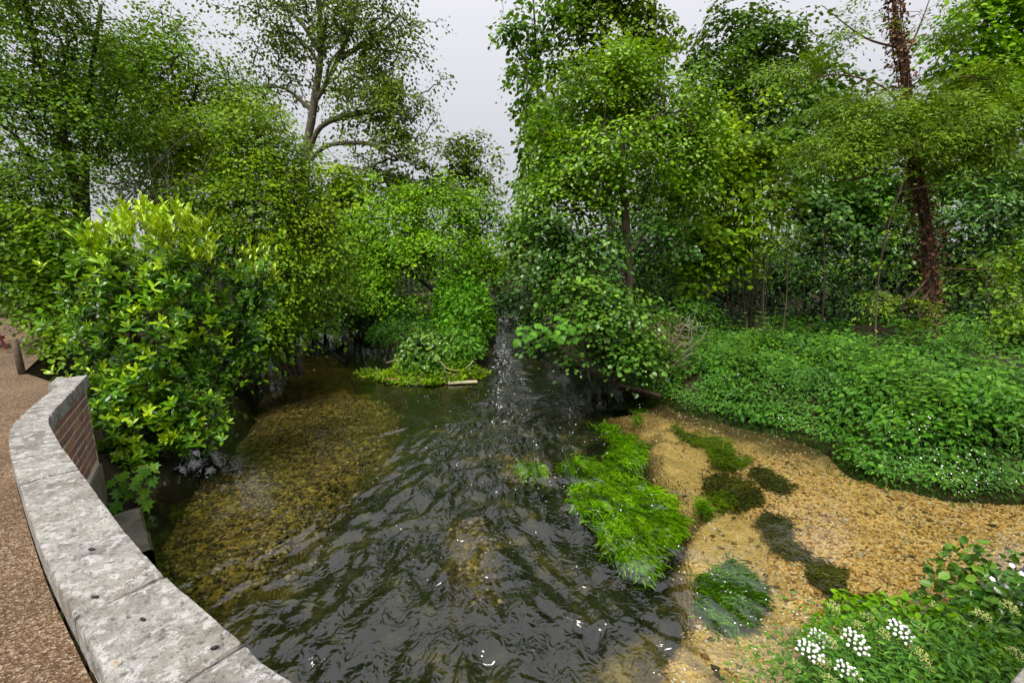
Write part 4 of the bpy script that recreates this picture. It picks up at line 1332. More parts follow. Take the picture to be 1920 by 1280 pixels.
def mound(name, label, cat, cx, cy, rx, ry, z0, h, n, leaf, tpl, mat, tint0=0.45, kind_part='leaves', up=0.8, wide=1.0, body=None, single=0, group=None):
    """a low heap of leaves over an uneven mound"""
    rt = root(name, (cx, cy, z0), label, cat, group)
    LS = Leaves()
    th = RNG.uniform(0, 6.28, n); rr = np.sqrt(RNG.uniform(0, 1, n))
    wob = 1 + 0.28 * fbm(np.cos(th) * 1.6 + cx, np.sin(th) * 1.6 + cy, 3, 3)
    x, y = cx + rx * rr * wob * np.cos(th), cy + ry * rr * wob * np.sin(th)
    prof = np.sqrt(np.maximum(0, 1 - rr ** 2))
    z = z0 + h * prof ** .8 * (1 + 0.75 * fbm(x * 3.2, y * 3.2, 3, 3)) * RNG.uniform(0.4, 1.1, n) + 0.02
    z = np.maximum(z, land(x, y) + RNG.uniform(.02, .09, n))
    nrm = np.stack([np.cos(th) * rr / rx, np.sin(th) * rr / ry, prof / h * up + 0.3], 1)
    nrm = unit(nrm) + RNG.normal(size=(n, 3)) * 0.4
    d = np.stack([np.cos(th), np.sin(th), np.full(n, -0.3)], 1) + RNG.normal(size=(n, 3)) * 0.6
    LS.add(np.stack([x, y, z], 1), d, nrm, leaf * RNG.uniform(0.6, 1.25, n), tint0 + 0.15 * fbm(x * 1.5, y * 1.5, 9, 2) + RNG.normal(size=n) * 0.15)
    LS.done()
    if single:
        px, py = proj(LS.p); dd = np.linalg.norm(LS.p - EYE, axis=1)
        sc = LS.l / dd * np.where(front(px, py, dd, 9), 1, .01)
        o = np.argsort(-sc)
        LS.singles('leaf', tpl, mat, rt, o[:single], wide)
        LS.mass(kind_part, tpl, mat, rt, o[single:], wide=wide)
    else:
        LS.mass(kind_part, tpl, mat, rt, wide=wide)
    return rt


iv = G(795, 700, 0.1)
ivr = mound('ivy_mound', 'dome of glossy ivy at the front of the island', 'ivy', iv[0] + .05, iv[1] + .42, 0.72, 0.72, 0.02, 0.78, 4200, 0.085, 'round', M['ivy'], tint0=0.45)
for i in range(16):
    pass
p = G(860, 700, 0.1)
mound('nettle_patch', 'fresh nettles on the right side of the island', 'nettles', p[0] - .05, p[1] + 1.3, 0.50, 1.4, 0.15, 0.6, 3000, 0.10, 'oval', M['nettle'], tint0=0.5)
p = G(890, 640, 0.2)
mound('tall_nettles', 'tall bright nettles below the island bush', 'nettles', p[0] - .25, p[1] + .8, 0.70, 1.8, 0.2, 1.35, 5200, 0.12, 'oval', M['fern_fresh'], tint0=0.45)
p = G(905, 570, 0.4)
mound('tall_nettles', 'bright leafy bank plants right beside the island bush stems', 'nettles', p[0] - .35, 13.5, 0.75, 1.6, 0.3, 1.6, 5200, 0.12, 'narrow', M['fern_fresh'], tint0=0.42)
p = G(760, 650, 0.2)
mound('fern_patch', 'shaded ferns behind the ivy on the island', 'ferns', p[0] - .2, p[1] + 1.4, 1.0, 1.6, 0.15, 0.55, 3600, 0.10, 'narrow', M['nettle'], tint0=0.35)
mound('fern_patch', 'dark ferns under the island bush branches at the left shore', 'ferns', G(720, 620)[0], G(720, 620)[1] + .5, 1.1, 1.5, 0.1, 0.55, 3200, 0.12, 'narrow', M['nettle'], tint0=0.25)

# fringe of grass and cress along the island's prow
LS = Leaves()
prow = resample([G(672, 703), G(716, 714), G(760, 722), G(820, 722), G(880, 714), G(905, 702)], 400)
for q in range(1500):
    ii = RNG.uniform(0, 399)
    if noise(ii * .035, 3.1) < -.15 + .5 * abs(ii / 399 - .62) + RNG.normal() * .12: continue
    c = prow[int(ii)] + [RNG.normal() * .07, RNG.uniform(-0.04, .42) * (1 + .6 * noise(ii * .06, 9.0)), 0]
    c[2] = max(0.0, gz(c[0], c[1]))
    k = 3
    a = RNG.uniform(0, 6.28, k)
    big = 1 + .9 * noise(ii * .05, 5.0)
    LS.add(np.tile(c + [0, 0, .01], (k, 1)), np.stack([np.cos(a), np.sin(a) - .3, RNG.uniform(.1, 1.5, k)], 1), RNG.normal(size=(k, 3)) * .4 + [0, -.3, .8], RNG.uniform(.05, .13, k) * big, RNG.normal(0.42 + .3 * noise(ii * .04, 1.0), .2, k))
gr_ = LS.done().mass('grass', 'narrow', M['grass'], None)
tag(gr_, 'yellow green grass and cress along the island prow', kind='stuff')
# dead stalks and drift caught on the prow
for i, (a_, b_, c__, r, mt, lab) in enumerate([
        ((818, 668), (838, 690), (860, 695), .011, 'straw', 'bent straw coloured stalk on the island, uppermost of its bunch'),
        ((815, 680), (832, 695), (856, 702), .010, 'straw', 'straw stalk in the middle of the island bunch'),
        ((816, 690), (826, 700), (845, 708), .010, 'straw', 'lowest straw stalk on the island'),
        ((888, 676), (880, 684), (872, 692), .010, 'straw', 'short pale stick standing near the island right tip'),
        ((704, 688), (710, 698), (717, 710), .012, 'wood_brown', 'brown stick standing up at the left tip of the island'),
        ((762, 712), (776, 700), (790, 698), .016, 'wood_brown', 'curved brown root in front of the ivy'),
        ((724, 680), (738, 676), (748, 674), .008, 'straw', 'thin twig poking left from the ivy'),
        ((775, 706), (790, 712), (808, 718), .012, 'wood_brown', 'brown twig lying below the ivy mound')]):
    Y = G(800, 716)[1]
    pts = smooth_line([D(*a_, Y + .12), D(*b_, Y + .03), D(*c__, Y + .02)], .04)
    m_b = MB(); m_b.tube(pts, np.linspace(r, r * .6, len(pts)), 6)
    tag(m_b.put('drift_stick', M[mt], smooth=True), lab, 'stick', 'sticks caught on the island')
dt = MB()
for q in range(46):
    c = prow[int(np.clip(RNG.normal(190, 110), 0, 399))] + [0, RNG.uniform(0, .3), 0]
    c[2] = max(.01, gz(c[0], c[1])) + .03
    a = RNG.normal() * .6; l = RNG.uniform(.08, .3)
    e = c + [l * math.cos(a), l * math.sin(a), RNG.uniform(-.02, .12)]
    dt.tube([c, (c + e) / 2 + RNG.normal(size=3) * .02, e], [.007, .006, .003], 4, cap=False)
tag(dt.put('drift_twigs', M['wood_brown'], None, kind='stuff'), 'small brown twigs washed up along the island prow')
pm = MB(); p = G(868, 716, 0.04); pm.box(p, (0.55, 0.08, 0.026), 0.13, jit=.004)
tag(pm.put('driftwood_plank', M['wood_pale']), 'pale plank lying along the front of the island', 'plank')
pm = MB(); p = G(735, 714, 0.03); pm.tube(smooth_line([p + [-.16, .02, 0], p + [0, -.01, .02], p + [.18, 0, 0]], .05), [.03, .045, .05, .035][:4] if False else .04, 8, rough=.15)
tag(pm.put('driftwood', M['wood_red'], smooth=True), 'reddish piece of drift at the left tip of the island', 'driftwood')

# weir sill across the narrow channel
pm = MB(); pa, pb = G(950, 614, 0.05), G(1052, 612, 0.05)
pm.box((pa + pb) / 2 + [0, .2, -.1], (np.linalg.norm(pb - pa), .22, .3), 0)
tag(pm.put('weir_sill', M['cement']), 'low grey sill across the narrow channel beyond the island', 'weir')

# ------------------------------------------------------------------ trees on the right
b = np.array([D(1183, 640, 9.0)[0], 9.0, 0.4])
tree('alder_tree', 'bright green alder with a straight bare lower trunk right of the channel', 'tree',
     [[b, D(1180, 540, 9), D(1172, 400, 9), D(1165, 300, 9.1), D(1168, 200, 9.2), D(1170, 90, 9.3)], [D(1178, 432, 9), D(1150, 418, 8.9), D(1115, 424, 8.8)], [D(1179, 515, 9), D(1160, 508, 8.9), D(1132, 520, 8.8)], [D(1180, 545, 9), D(1160, 530, 8.9), D(1130, 532, 8.8)], [D(1170, 330, 9), D(1120, 300, 8.8), D(1080, 260, 8.7)], [D(1168, 260, 9), D(1220, 230, 8.9), D(1260, 190, 8.9)]],
     [Lobe(1170, 140, 9.3, 80, 75, cov=2.2, t=.08), Lobe(1100, 210, 9.2, 100, 65, cov=2.3, t=.05), Lobe(1245, 210, 9.4, 90, 70, cov=2.3, t=.05), Lobe(1045, 300, 9.0, 60, 65, cov=2.3), Lobe(1150, 290, 8.8, 110, 70, cov=2.3), Lobe(1270, 300, 9.3, 80, 80, cov=2.3, t=.04), Lobe(1060, 370, 8.8, 90, 60, cov=2.2), Lobe(1030, 240, 9.2, 38, 45, cov=1.8), Lobe(1180, 370, 9.2, 60, 40, cov=1.2, t=-.05)],
     0.064, 'round', M['alder_top'], M['bark'], r0=0.078, per=44, crad=0.26, tint0=0.44, limb=0.28)
b = np.array([D(1120, 650, 8.6)[0], 8.7, 0.3])
tree('low_alder', 'dark round-leaved alder hanging over the water below the tall alder', 'tree',
     [[b, D(1120, 560, 8.6), D(1085, 430, 8.6), D(1060, 380, 8.6)], [b + [.2, 0, 0], D(1150, 600, 8.2), D(1100, 570, 7.8), D(1020, 600, 7.6)], [b + [.3, -.2, 0], D(1190, 620, 8.0), D(1180, 600, 7.6)]],
     [Lobe(1030, 440, 8.7, 50, 60, cov=2.0), Lobe(1090, 470, 8.6, 90, 50, cov=1.9), Lobe(1035, 520, 8.5, 48, 45, cov=1.9, t=-.05), Lobe(1100, 555, 7.9, 95, 38, cov=2.2, t=.08), Lobe(1160, 600, 7.7, 80, 45, cov=2.4, t=.08), Lobe(1070, 600, 7.7, 60, 26, cov=2.0, t=.05), Lobe(1180, 660, 7.5, 65, 40, cov=2.4), Lobe(1110, 660, 7.7, 50, 35, cov=2.2, t=-.05), Lobe(1070, 640, 8.2, 60, 30, cov=2.0, t=-.1), Lobe(1150, 690, 7.6, 50, 25, cov=2.2), Lobe(1250, 440, 9, 60, 50, cov=1.3, t=-.1)],
     0.078, 'round', M['alder'], M['bark'], r0=0.045, per=34, crad=0.22, tint0=0.46, single=300)
# a sycamore bough reaching over the channel
b = D(1110, 640, 7.6); b[2] = 0.25
syc = root('sycamore_bough', b, 'low sycamore bough with large lobed leaves over the channel mouth', 'bough')
LS = Leaves(); sm_ = MB()
mainb = smooth_line([b, D(1080, 610, 7.5), D(1030, 612, 7.3), D(985, 628, 7.2)], .08)
sm_.tube(mainb, np.linspace(.014, .004, len(mainb)), 5)
for q in range(70):
    px, py = RNG.uniform(962, 1095), 0
    py = 628 + RNG.normal() * 13 - (px - 1000) * .12
    p = D(px, py, RNG.uniform(7.0, 7.4))
    LS.add(p[None], np.array([[RNG.normal() * .7 - .3, -.7, -.45 + RNG.normal() * .2]]), np.array([[RNG.normal() * .3, -.35, 1.0]]), np.array([RNG.uniform(.11, .18)]), np.array([RNG.normal(.3, .15)]))
    j = mainb[RNG.integers(3, len(mainb))]
    if np.linalg.norm(j - p) < .5: sm_.tube([j, p], .002, 3, cap=False)
sm_.put('branch', M['bark'], syc, smooth=True)
LS.done().singles('leaf', 'maple', M['sycamore'], syc, range(len(LS.p)))

b = np.array([D(1000, 520, 15)[0], 15, 0.4])
tree('sycamore_tree', 'dark sycamore column behind the left side of the alder', 'tree', [[b, D(1000, 400, 13), D(985, 250, 13), D(990, 130, 14)]],
     [Lobe(1015, 280, 12.5, 38, 60, cov=2.3), Lobe(1020, 190, 13, 45, 50, cov=2.1), Lobe(1000, 350, 12, 28, 50, cov=2.2), Lobe(985, 440, 12, 30, 50, cov=2.3, t=-.05), Lobe(1035, 540, 12.5, 35, 45, cov=2.3, t=-.1)],
     0.13, 'round', M['chestnut'], M['bark_dark'], r0=0.08, per=30, crad=0.32, tint0=0.5)
b = onland(1010, 520, 17)
tree('thin_tree', 'thin open tree whose left boughs stand out against the sky', 'tree', [[b, D(1010, 250, 17), D(1005, 100, 17), D(1000, 0, 17)], [D(1008, 150, 17), D(975, 100, 17), D(945, 50, 17)], [D(1006, 110, 17), D(1040, 40, 17), D(1045, -30, 17)]],
     [Lobe(950, 60, 17, 32, 28, cov=1.2), Lobe(1000, 50, 17, 45, 50, cov=1.3), Lobe(980, 120, 17, 45, 35, cov=1.0), Lobe(1030, 110, 17, 40, 50, cov=1.2), Lobe(1050, 10, 17, 35, 40, cov=1.3), Lobe(990, 170, 17, 40, 35, cov=1.3)],
     0.15, 'round', M['alder_top'], M['bark_dark'], r0=0.11, limb=0.5, per=24, crad=0.36, tint0=0.35, rtip=0.008)
b = onland(1150, 520, 18)
tree('tall_alder', 'tall olive green tree rising out of frame above the alder', 'tree', [[b, D(1140, 250, 18), D(1130, 100, 18), D(1125, -60, 18)], [D(1140, 200, 18), D(1190, 120, 18), D(1220, 40, 18), D(1230, -30, 18)]],
     [Lobe(1110, 30, 18, 60, 55, cov=2.0), Lobe(1130, -40, 18, 80, 50, cov=2.0), Lobe(1090, 100, 18, 55, 45, cov=1.7), Lobe(1215, 60, 18, 55, 50, cov=1.6), Lobe(1180, 20, 18, 50, 40, cov=1.5), Lobe(1235, 110, 18, 40, 35, cov=1.4), Lobe(1180, -30, 18, 60, 50, cov=1.6), Lobe(1150, 130, 18, 70, 60, cov=1.5)],
     0.15, 'round', M['larch'], M['bark_dark'], r0=0.14, limb=0.5, per=28, crad=0.34, tint0=0.42, rtip=0.008)
b = onland(1400, 560, 18)
tree('chestnut_tree', 'dense dark green chestnut with a rounded top against the sky', 'tree', [[b, D(1400, 350, 18), D(1400, 200, 18), D(1390, 60, 18)], [D(1400, 300, 18), D(1450, 200, 18), D(1480, 120, 18)]],
     [Lobe(1385, 75, 18, 80, 60, cov=2.8), Lobe(1325, 150, 17.5, 60, 55, cov=2.8), Lobe(1460, 100, 18, 80, 70, cov=2.6), Lobe(1400, 180, 17, 100, 60, cov=2.8), Lobe(1490, 200, 17, 90, 60, cov=2.8), Lobe(1330, 240, 17, 70, 60, cov=2.8), Lobe(1430, 280, 16.5, 120, 50, cov=2.8, t=-.06), Lobe(1550, 160, 18, 50, 50, cov=2.0)],
     0.17, 'oval', M['chestnut'], M['bark_dark'], r0=0.16, limb=0.5, per=30, crad=0.42, tint0=0.5, leafy_top=0.4, wide=1.1)
hb = G(1400, 622, 0.5); hb[2] = 0.45
hz = [[hb + [dx * .0085, RNG.normal() * .15, 0], D(1402 + dx * .85, 520, 11.4), D(1400 + dx * 1.1, 400, 11.3), D(1390 + dx * 2.0, 270 + abs(dx) * .4, 11.2)] for dx in (-50, -36, -24, -14, -5, 4, 12, 22, 34, 46)]
tree('hazel_clump', 'hazel clump of many straight brown stems with yellow green leaves', 'tree', hz,
     [Lobe(1380, 270, 11.2, 100, 70, cov=2.2, t=.12), Lobe(1320, 350, 11, 80, 80, cov=2.2, t=.08), Lobe(1425, 350, 11.2, 60, 80, cov=2.0, t=.1), Lobe(1360, 440, 10.8, 80, 60, cov=2.0, t=.02), Lobe(1300, 470, 10.8, 50, 60, cov=2.0), Lobe(1300, 530, 10.6, 50, 40, cov=1.5, t=-.05)],
     0.11, 'round', M['hazel'], M['bark'], r0=0.028, per=28, crad=0.3, tint0=0.46, trunk_name='stems')

# ivy-stripped conifer with feathery sprays
lb_ = G(1748, 652, 0.5); lb_[2] = 0.45
LY = lb_[1]
lt = [lb_, D(1745, 560, LY), D(1738, 440, LY), D(1715, 310, LY), D(1700, 200, LY), D(1685, 80, LY), D(1672, -40, LY), D(1665, -120, LY)]
lr = tree('cypress_tree', 'feathery pale green conifer with a red brown trunk at right', 'tree',
     [lt, [D(1715, 315, LY), D(1670, 310, LY - .3), D(1610, 335, LY - .5), D(1560, 335, LY - .6)], [D(1716, 318, LY), D(1770, 315, LY - .3), D(1840, 330, LY - .3)], [D(1690, 120, LY), D(1720, 60, LY), D(1750, -20, LY)],
      [D(1700, 210, LY), D(1650, 160, LY - .2), D(1560, 140, LY - .3), D(1490, 170, LY - .2)], [D(1685, 90, LY), D(1620, 70, LY), D(1540, 10, LY)], [D(1700, 230, LY), D(1780, 150, LY - .2), D(1860, 150, LY - .2)], [D(1742, 520, LY), D(1700, 560, LY - .4), D(1650, 555, LY - .6)], [D(1743, 500, LY), D(1800, 505, LY - .3), D(1870, 505, LY - .4)], [D(1745, 540, LY), D(1720, 590, LY - .5), D(1760, 605, LY - .6)]],
     [Lobe(1560, 270, LY - .6, 80, 40, cov=9.57), Lobe(1640, 230, LY - .5, 90, 45, cov=10.17), Lobe(1740, 210, LY - .5, 100, 50, cov=10.76, t=.03), Lobe(1840, 230, LY - .5, 90, 50, cov=10.17), Lobe(1620, 295, LY - .7, 100, 22, cov=9.57), Lobe(1740, 275, LY - .7, 100, 25, cov=10.76), Lobe(1860, 290, LY - .6, 70, 25, cov=8.97), Lobe(1500, 130, LY, 70, 35, cov=8.37), Lobe(1560, 200, LY - .2, 60, 30, cov=7.77), Lobe(1600, 60, LY, 60, 40, cov=3.76), Lobe(1760, 40, LY, 50, 50, cov=3.76), Lobe(1830, 150, LY - .2, 80, 30, cov=7.77),
      Lobe(1700, 575, LY - .6, 55, 26, cov=3.11, t=.15), Lobe(1640, 560, LY - .7, 30, 12, cov=2.39, t=.15), Lobe(1835, 503, LY - .5, 70, 14, cov=3.11, t=.15), Lobe(1750, 605, LY - .6, 40, 10, cov=1.91, t=.15)],
     0.085, 'needle', M['larch'], M['bark_red'], r0=0.09, limb=0.26, per=110, crad=0.27, tint0=0.5, up=1.2, thick=0.16, droop=0.2, rtip=0.003, wide=1.7)
LS = Leaves(); vine = MB()
tl = smooth_line(lt[:7], .05)
for q in range(2400):
    i = RNG.integers(8, len(tl))
    a = RNG.uniform(0, 6.28)
    r = 0.07 + abs(RNG.normal()) * .08
    if 0.25 < i / len(tl) < 0.5: r += abs(RNG.normal()) * .10
    p = tl[i] + [math.cos(a) * r, math.sin(a) * r, RNG.normal() * .05]
    LS.add(p[None], RNG.normal(size=(1, 3)) + [[0, 0, -.5]], np.array([[math.cos(a), math.sin(a), .4]]) + RNG.normal(size=(1, 3)) * .5, np.array([RNG.uniform(.035, .075)]), np.array([RNG.normal(.45, .22)]))
LS.done().mass('dead_ivy', 'round', M['dead_leaf'], lr)
for k in range(26):
    a = RNG.uniform(0, 6.28); w_ = RNG.uniform(-2, 2)
    i0 = RNG.integers(0, 40); i1 = RNG.integers(len(tl) // 2, len(tl))
    idx = np.arange(i0, i1, 3)
    aa = a + w_ * np.linspace(0, 1, len(idx)) + .3 * np.sin(np.linspace(0, 9, len(idx)) + k)
    rr = .088 + .018 * np.sin(np.linspace(0, 14, len(idx)) + k)
    vine.tube(tl[idx] + np.stack([np.cos(aa) * rr, np.sin(aa) * rr, 0 * aa], 1), .009, 4)
for k in range(60):
    i = RNG.integers(20, len(tl)); a = RNG.uniform(0, 6.28)
    e = tl[i] + [math.cos(a) * RNG.uniform(.3, .7), math.sin(a) * RNG.uniform(.2, .5), RNG.normal() * .2]
    vine.tube([tl[i], (tl[i] + e) / 2 + RNG.normal(size=3) * .05, e], [.006, .005, .003], 4, cap=False)
vine.put('dead_vines', M['bark_red'], lr, smooth=True, kind='stuff')

b = onland(1860, 520, 14)
tree('maple_tree', 'yellow green maple filling the upper right corner', 'tree', [[b, D(1860, 300, 14), D(1850, 150, 14), D(1850, 0, 14)], [D(1855, 250, 14), D(1900, 100, 14), D(1930, 20, 14)]],
     [Lobe(1850, 40, 14, 90, 60, cov=2.2, t=.1), Lobe(1920, 110, 13.8, 80, 70, cov=2.4, t=.1), Lobe(1830, 120, 14, 60, 50, cov=2.0, t=.1), Lobe(1930, 10, 14, 80, 60, cov=2.2), Lobe(1900, 200, 13.5, 90, 50, cov=2.4), Lobe(1790, 170, 14.2, 60, 60, cov=1.8, t=-.05)],
     0.14, 'round', M['field_maple'], M['bark_dark'], r0=0.13, per=30, crad=0.36, tint0=0.5)

for (lab, lob) in [('deep green tree filling the view behind the conifer', [(1610, 250, 15.5, 80, 80, 2.2), (1700, 300, 15.5, 100, 70, 2.4), (1650, 360, 15, 90, 50, 2.2), (1560, 330, 15.5, 60, 60, 2.0)]), ('deep green tree between the conifer and the right edge', [(1820, 300, 15.5, 90, 70, 2.4), (1770, 230, 16, 60, 60, 2.0), (1900, 340, 15.5, 80, 70, 2.4)])]:
    bb = onland(lob[0][0], 500, 15.5)
    tree('woodland_tree', lab, 'tree', [[bb, D(lob[0][0], 420, 15.5), D(lob[0][0], lob[0][1], 15.5)], [bb + [.1, 0, 0], D(lob[1][0], 430, 15.5), D(lob[1][0], lob[1][1], 15.5)]], [Lobe(*l[:5], cov=l[5]) for l in lob], .14, 'oval', M['chestnut'], M['bark_dark'], r0=.08, per=30, crad=.36, tint0=.5, group='trees behind the conifer')

# understory on the right
for (nm, cat, lab, lob, Y, leaf, tp, mt, t0) in [
        ('undergrowth_shrub', 'bush', 'glossy dark laurel in shade left of the thin sapling', [(1520, 480, 13.5, 80, 80, 2.4), (1470, 530, 13.5, 50, 60, 2.0), (1560, 560, 13.3, 80, 50, 2.2)], 13.6, .14, 'narrow', 'holly', .46),
        ('undergrowth_shrub', 'bush', 'lighter green leafy shrub behind the sapling', [(1560, 400, 14, 90, 70, 2.2), (1640, 380, 14, 80, 70, 2.2), (1500, 370, 14, 60, 60, 2.0)], 14.2, .13, 'round', 'alder', .42),
        ('undergrowth_shrub', 'bush', 'dark shrub filling the shade behind the conifer trunk', [(1660, 520, 13, 90, 80, 2.3), (1740, 470, 13, 80, 90, 2.0), (1640, 450, 13.4, 60, 50, 2.0)], 13.2, .13, 'diamond', 'holly', .40),
        ('undergrowth_shrub', 'bush', 'grey green shrub right of the conifer trunk', [(1830, 390, 12, 90, 70, 2.0), (1880, 460, 12, 80, 70, 2.2), (1820, 560, 12, 80, 60, 2.0), (1940, 380, 12, 80, 80, 2.2)], 12.3, .11, 'oval', 'alder', .33),
        ('undergrowth_shrub', 'bush', 'shrub with fresh leaves at the right edge above the bank', [(1910, 580, 9.5, 60, 70, 1.9), (1930, 500, 9.8, 60, 50, 1.8)], 9.8, .08, 'oval', 'elm', .5),
        ('undergrowth_shrub', 'bush', 'dark tangle behind the hazel stems', [(1330, 560, 13.5, 110, 70, 2.4), (1250, 520, 13, 80, 90, 2.4), (1420, 520, 14, 70, 70, 2.0), (1230, 420, 13.5, 70, 60, 2.0)], 13.8, .13, 'diamond', 'holly', .36),
        ('undergrowth_shrub', 'bush', 'shaded shrub low behind the alder trunk', [(1240, 600, 9.2, 70, 45, 2.2), (1290, 600, 9.3, 60, 40, 2.2), (1200, 560, 10, 60, 50, 2.0)], 9.6, .10, 'narrow', 'nettle', .28)]:
    bb = onland(lob[0][0], lob[0][1], Y)
    tree(nm, lab, cat, [[bb, bb + [0, 0, .7], D(lob[0][0], lob[0][1], Y)]] + [[bb + [.15 * i, 0, 0], bb + [.2 * i, 0, .5], D(l[0], l[1], l[2])] for i, l in enumerate(lob[1:3], 1)], [Lobe(*l[:5], cov=l[5]) for l in lob], leaf, tp, M[mt], M['bark_dark'], r0=0.035, per=30, crad=.3, tint0=t0, group='shrubs in the shade on the right bank')
# thin saplings
for (a_, c__, Y, r, lab) in [((1648, 640), (1662, 440), 8.2, .018, 'thin pale leaning sapling stem left of the conifer'), ((1466, 640), (1478, 440), 9.5, .016, 'thin dark sapling right of the hazel clump'), ((1436, 640), (1446, 430), 10, .014, 'slim sapling at the right edge of the hazel clump'),
                             ((1543, 600), (1546, 470), 12, .03, 'short reddish trunk in the shade of the far shrubs'), ((1868, 690), (1850, 540), 7.8, .010, 'arching green stem at the right edge of the bank'), ((1640, 560), (1690, 330), 10.5, .012, 'slender bare stem leaning in front of the far shrubs')]:
    b0 = onland(a_[0], a_[1], Y); top = D(c__[0], c__[1], Y)
    pts = smooth_line([b0, b0 + (top - b0) * .5 + RNG.normal(size=3) * .05, top, top + (top - b0) * .35 + RNG.normal(size=3) * .1], .12)
    sr = root('sapling', b0, lab, 'sapling', 'thin saplings on the right bank')
    m_b = MB(); m_b.tube(pts, np.linspace(r, r * .4, len(pts)), 6); m_b.put('trunk', M['bark'], sr, smooth=True)
    LS = Leaves(); m_b = MB()
    for k in range(12):
        i = RNG.integers(len(pts) // 2, len(pts)); e = pts[i] + RNG.normal(size=3) * [.3, .25, .12] + [0, 0, .15]
        m_b.tube([pts[i], e], [.005, .002], 4, cap=False)
        spray(LS, e, unit(e - pts[i]), 14, .14, .075, .5)
    m_b.put('branches', M['bark'], sr, kind='stuff')
    LS.done().mass('crown', 'oval', M['elm'], sr)
# far wood behind everything
LS = Leaves()
for k in range(420):
    an = RNG.uniform(-1.25, 1.25)
    Rr = RNG.uniform(27, 46)
    c = np.array([Rr * math.sin(an), Rr * math.cos(an), 0])
    hmax = 4.4 if -0.75 < an < 0.12 else 8.0
    if -0.16 < an < 0.04: hmax = 3.4
    c[2] = RNG.uniform(0.4, hmax)
    spray(LS, c, unit(np.array([-math.sin(an), -math.cos(an), .4])), 60, 1.6, .42, .35 + RNG.normal() * .08, thick=.5)
tag(LS.done().mass('far_wood', 'diamond', M['elm'], None), 'far wood closing the view behind the stream', kind='stuff')

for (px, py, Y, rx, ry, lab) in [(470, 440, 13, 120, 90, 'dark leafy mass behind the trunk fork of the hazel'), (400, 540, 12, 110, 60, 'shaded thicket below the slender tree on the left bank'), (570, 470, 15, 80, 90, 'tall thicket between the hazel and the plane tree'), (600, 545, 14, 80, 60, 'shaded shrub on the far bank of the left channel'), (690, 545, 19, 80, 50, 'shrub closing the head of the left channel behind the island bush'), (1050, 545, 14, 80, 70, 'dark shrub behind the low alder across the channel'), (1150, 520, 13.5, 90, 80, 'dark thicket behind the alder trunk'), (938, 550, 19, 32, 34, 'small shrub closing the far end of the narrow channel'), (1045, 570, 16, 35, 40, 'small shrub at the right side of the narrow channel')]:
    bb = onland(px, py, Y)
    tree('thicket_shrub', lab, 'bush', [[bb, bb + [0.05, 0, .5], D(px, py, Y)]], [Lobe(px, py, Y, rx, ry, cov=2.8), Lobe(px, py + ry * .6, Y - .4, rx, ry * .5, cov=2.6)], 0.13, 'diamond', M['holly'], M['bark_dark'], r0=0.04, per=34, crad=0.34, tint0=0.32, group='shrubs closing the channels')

# ------------------------------------------------------------------ herbs on the right bank
bank = np.array([p[:2] for p in river_r[3:]])
LS_n, LS_f, LS_w, LS_s = Leaves(), Leaves(), Leaves(), MB()
wl = resample(bank, 500)
N = 5200
for q in range(N):
    i = RNG.integers(0, 500)
    p = wl[i]
    t_ = wl[min(i + 1, 499)] - wl[max(i - 1, 0)]; t_ = t_ / (np.linalg.norm(t_) + 1e-9)
    nr = np.array([-t_[1], t_[0]])
    if nr[0] + nr[1] < 0: nr = -nr
    dd = -0.06 + 2.4 * RNG.uniform(0, 1)
    x, y = p + nr * dd
    z0 = max(gz(x, y), 0.0) if q % 1 == 0 else 0
    px, py = proj(np.array([x, y, z0]))
    if px > 2150 or px < 1180: continue
    if fbm(x * 1.9, y * 1.9, 31, 2) < -.24 and dd > .15: continue
    hmx = (0.12 + (0.32 + 0.16 * sstep(1350, 1700, px)) * sstep(0, .7, dd)) * (0.85 + 1.0 * fbm(x * 1.2, y * 1.2, 6, 3))
    hh = hmx * RNG.uniform(.45, 1.0)
    c = np.array([x, y, z0 + hh])
    ferny = fbm(x * .8 + 3, y * .8, 12, 2) > 0.18
    tt = .36 + .42 * fbm(x * 1.3, y * 1.3, 3, 3) + .2 * (hh / hmx - .6)
    if ferny:
        spray(LS_f, c, unit(np.array([-nr[0], -nr[1], .3])), 20, .15, .055, tt + .02, .12, 1.0, .1, .3)
    else:
        spray(LS_n, c, unit(np.array([-nr[0], -nr[1], .3])), 15, .13, .07, tt, .14, 1.0, .35, .4)
    if q % 6 == 0: LS_s.tube([[x, y, z0], [x + RNG.normal() * .03, y, z0 + hh]], .004, 4, cap=False)
    if RNG.uniform() < (.22 if px > 1620 else .02) and dd < 0.7 and fbm(x * 2, y * 2, 44, 2) > -.05:
        k = RNG.integers(2, 7)
        LS_w.add(c + RNG.normal(size=(k, 3)) * [.10, .10, .05] - nr.tolist().__add__([0])[:3] * np.array([.1, .1, 0]) + [0, 0, .04], RNG.normal(size=(k, 3)), np.tile([-nr[0], -nr[1], .9], (k, 1)) + RNG.normal(size=(k, 3)) * .3, RNG.uniform(.009, .018, k), RNG.uniform(0, 1, k))
o = LS_n.done().mass('nettle_undergrowth', 'oval', M['nettle'], None); tag(o, 'thick nettles and dead-nettles covering the right bank', kind='stuff')
o = LS_f.done().mass('feathery_undergrowth', 'narrow', M['fern'], None); tag(o, 'feathery hemlock leaves among the nettles on the right bank', kind='stuff')
o = LS_s.put('undergrowth_stems', M['stem_green'], None, kind='stuff'); tag(o, 'green stalks inside the growth on the right bank')
o = LS_w.done().mass('small_white_flowers', 'round', M['white_petal'], None); tag(o, 'tiny white flowers sprinkled over the right bank', kind='stuff')
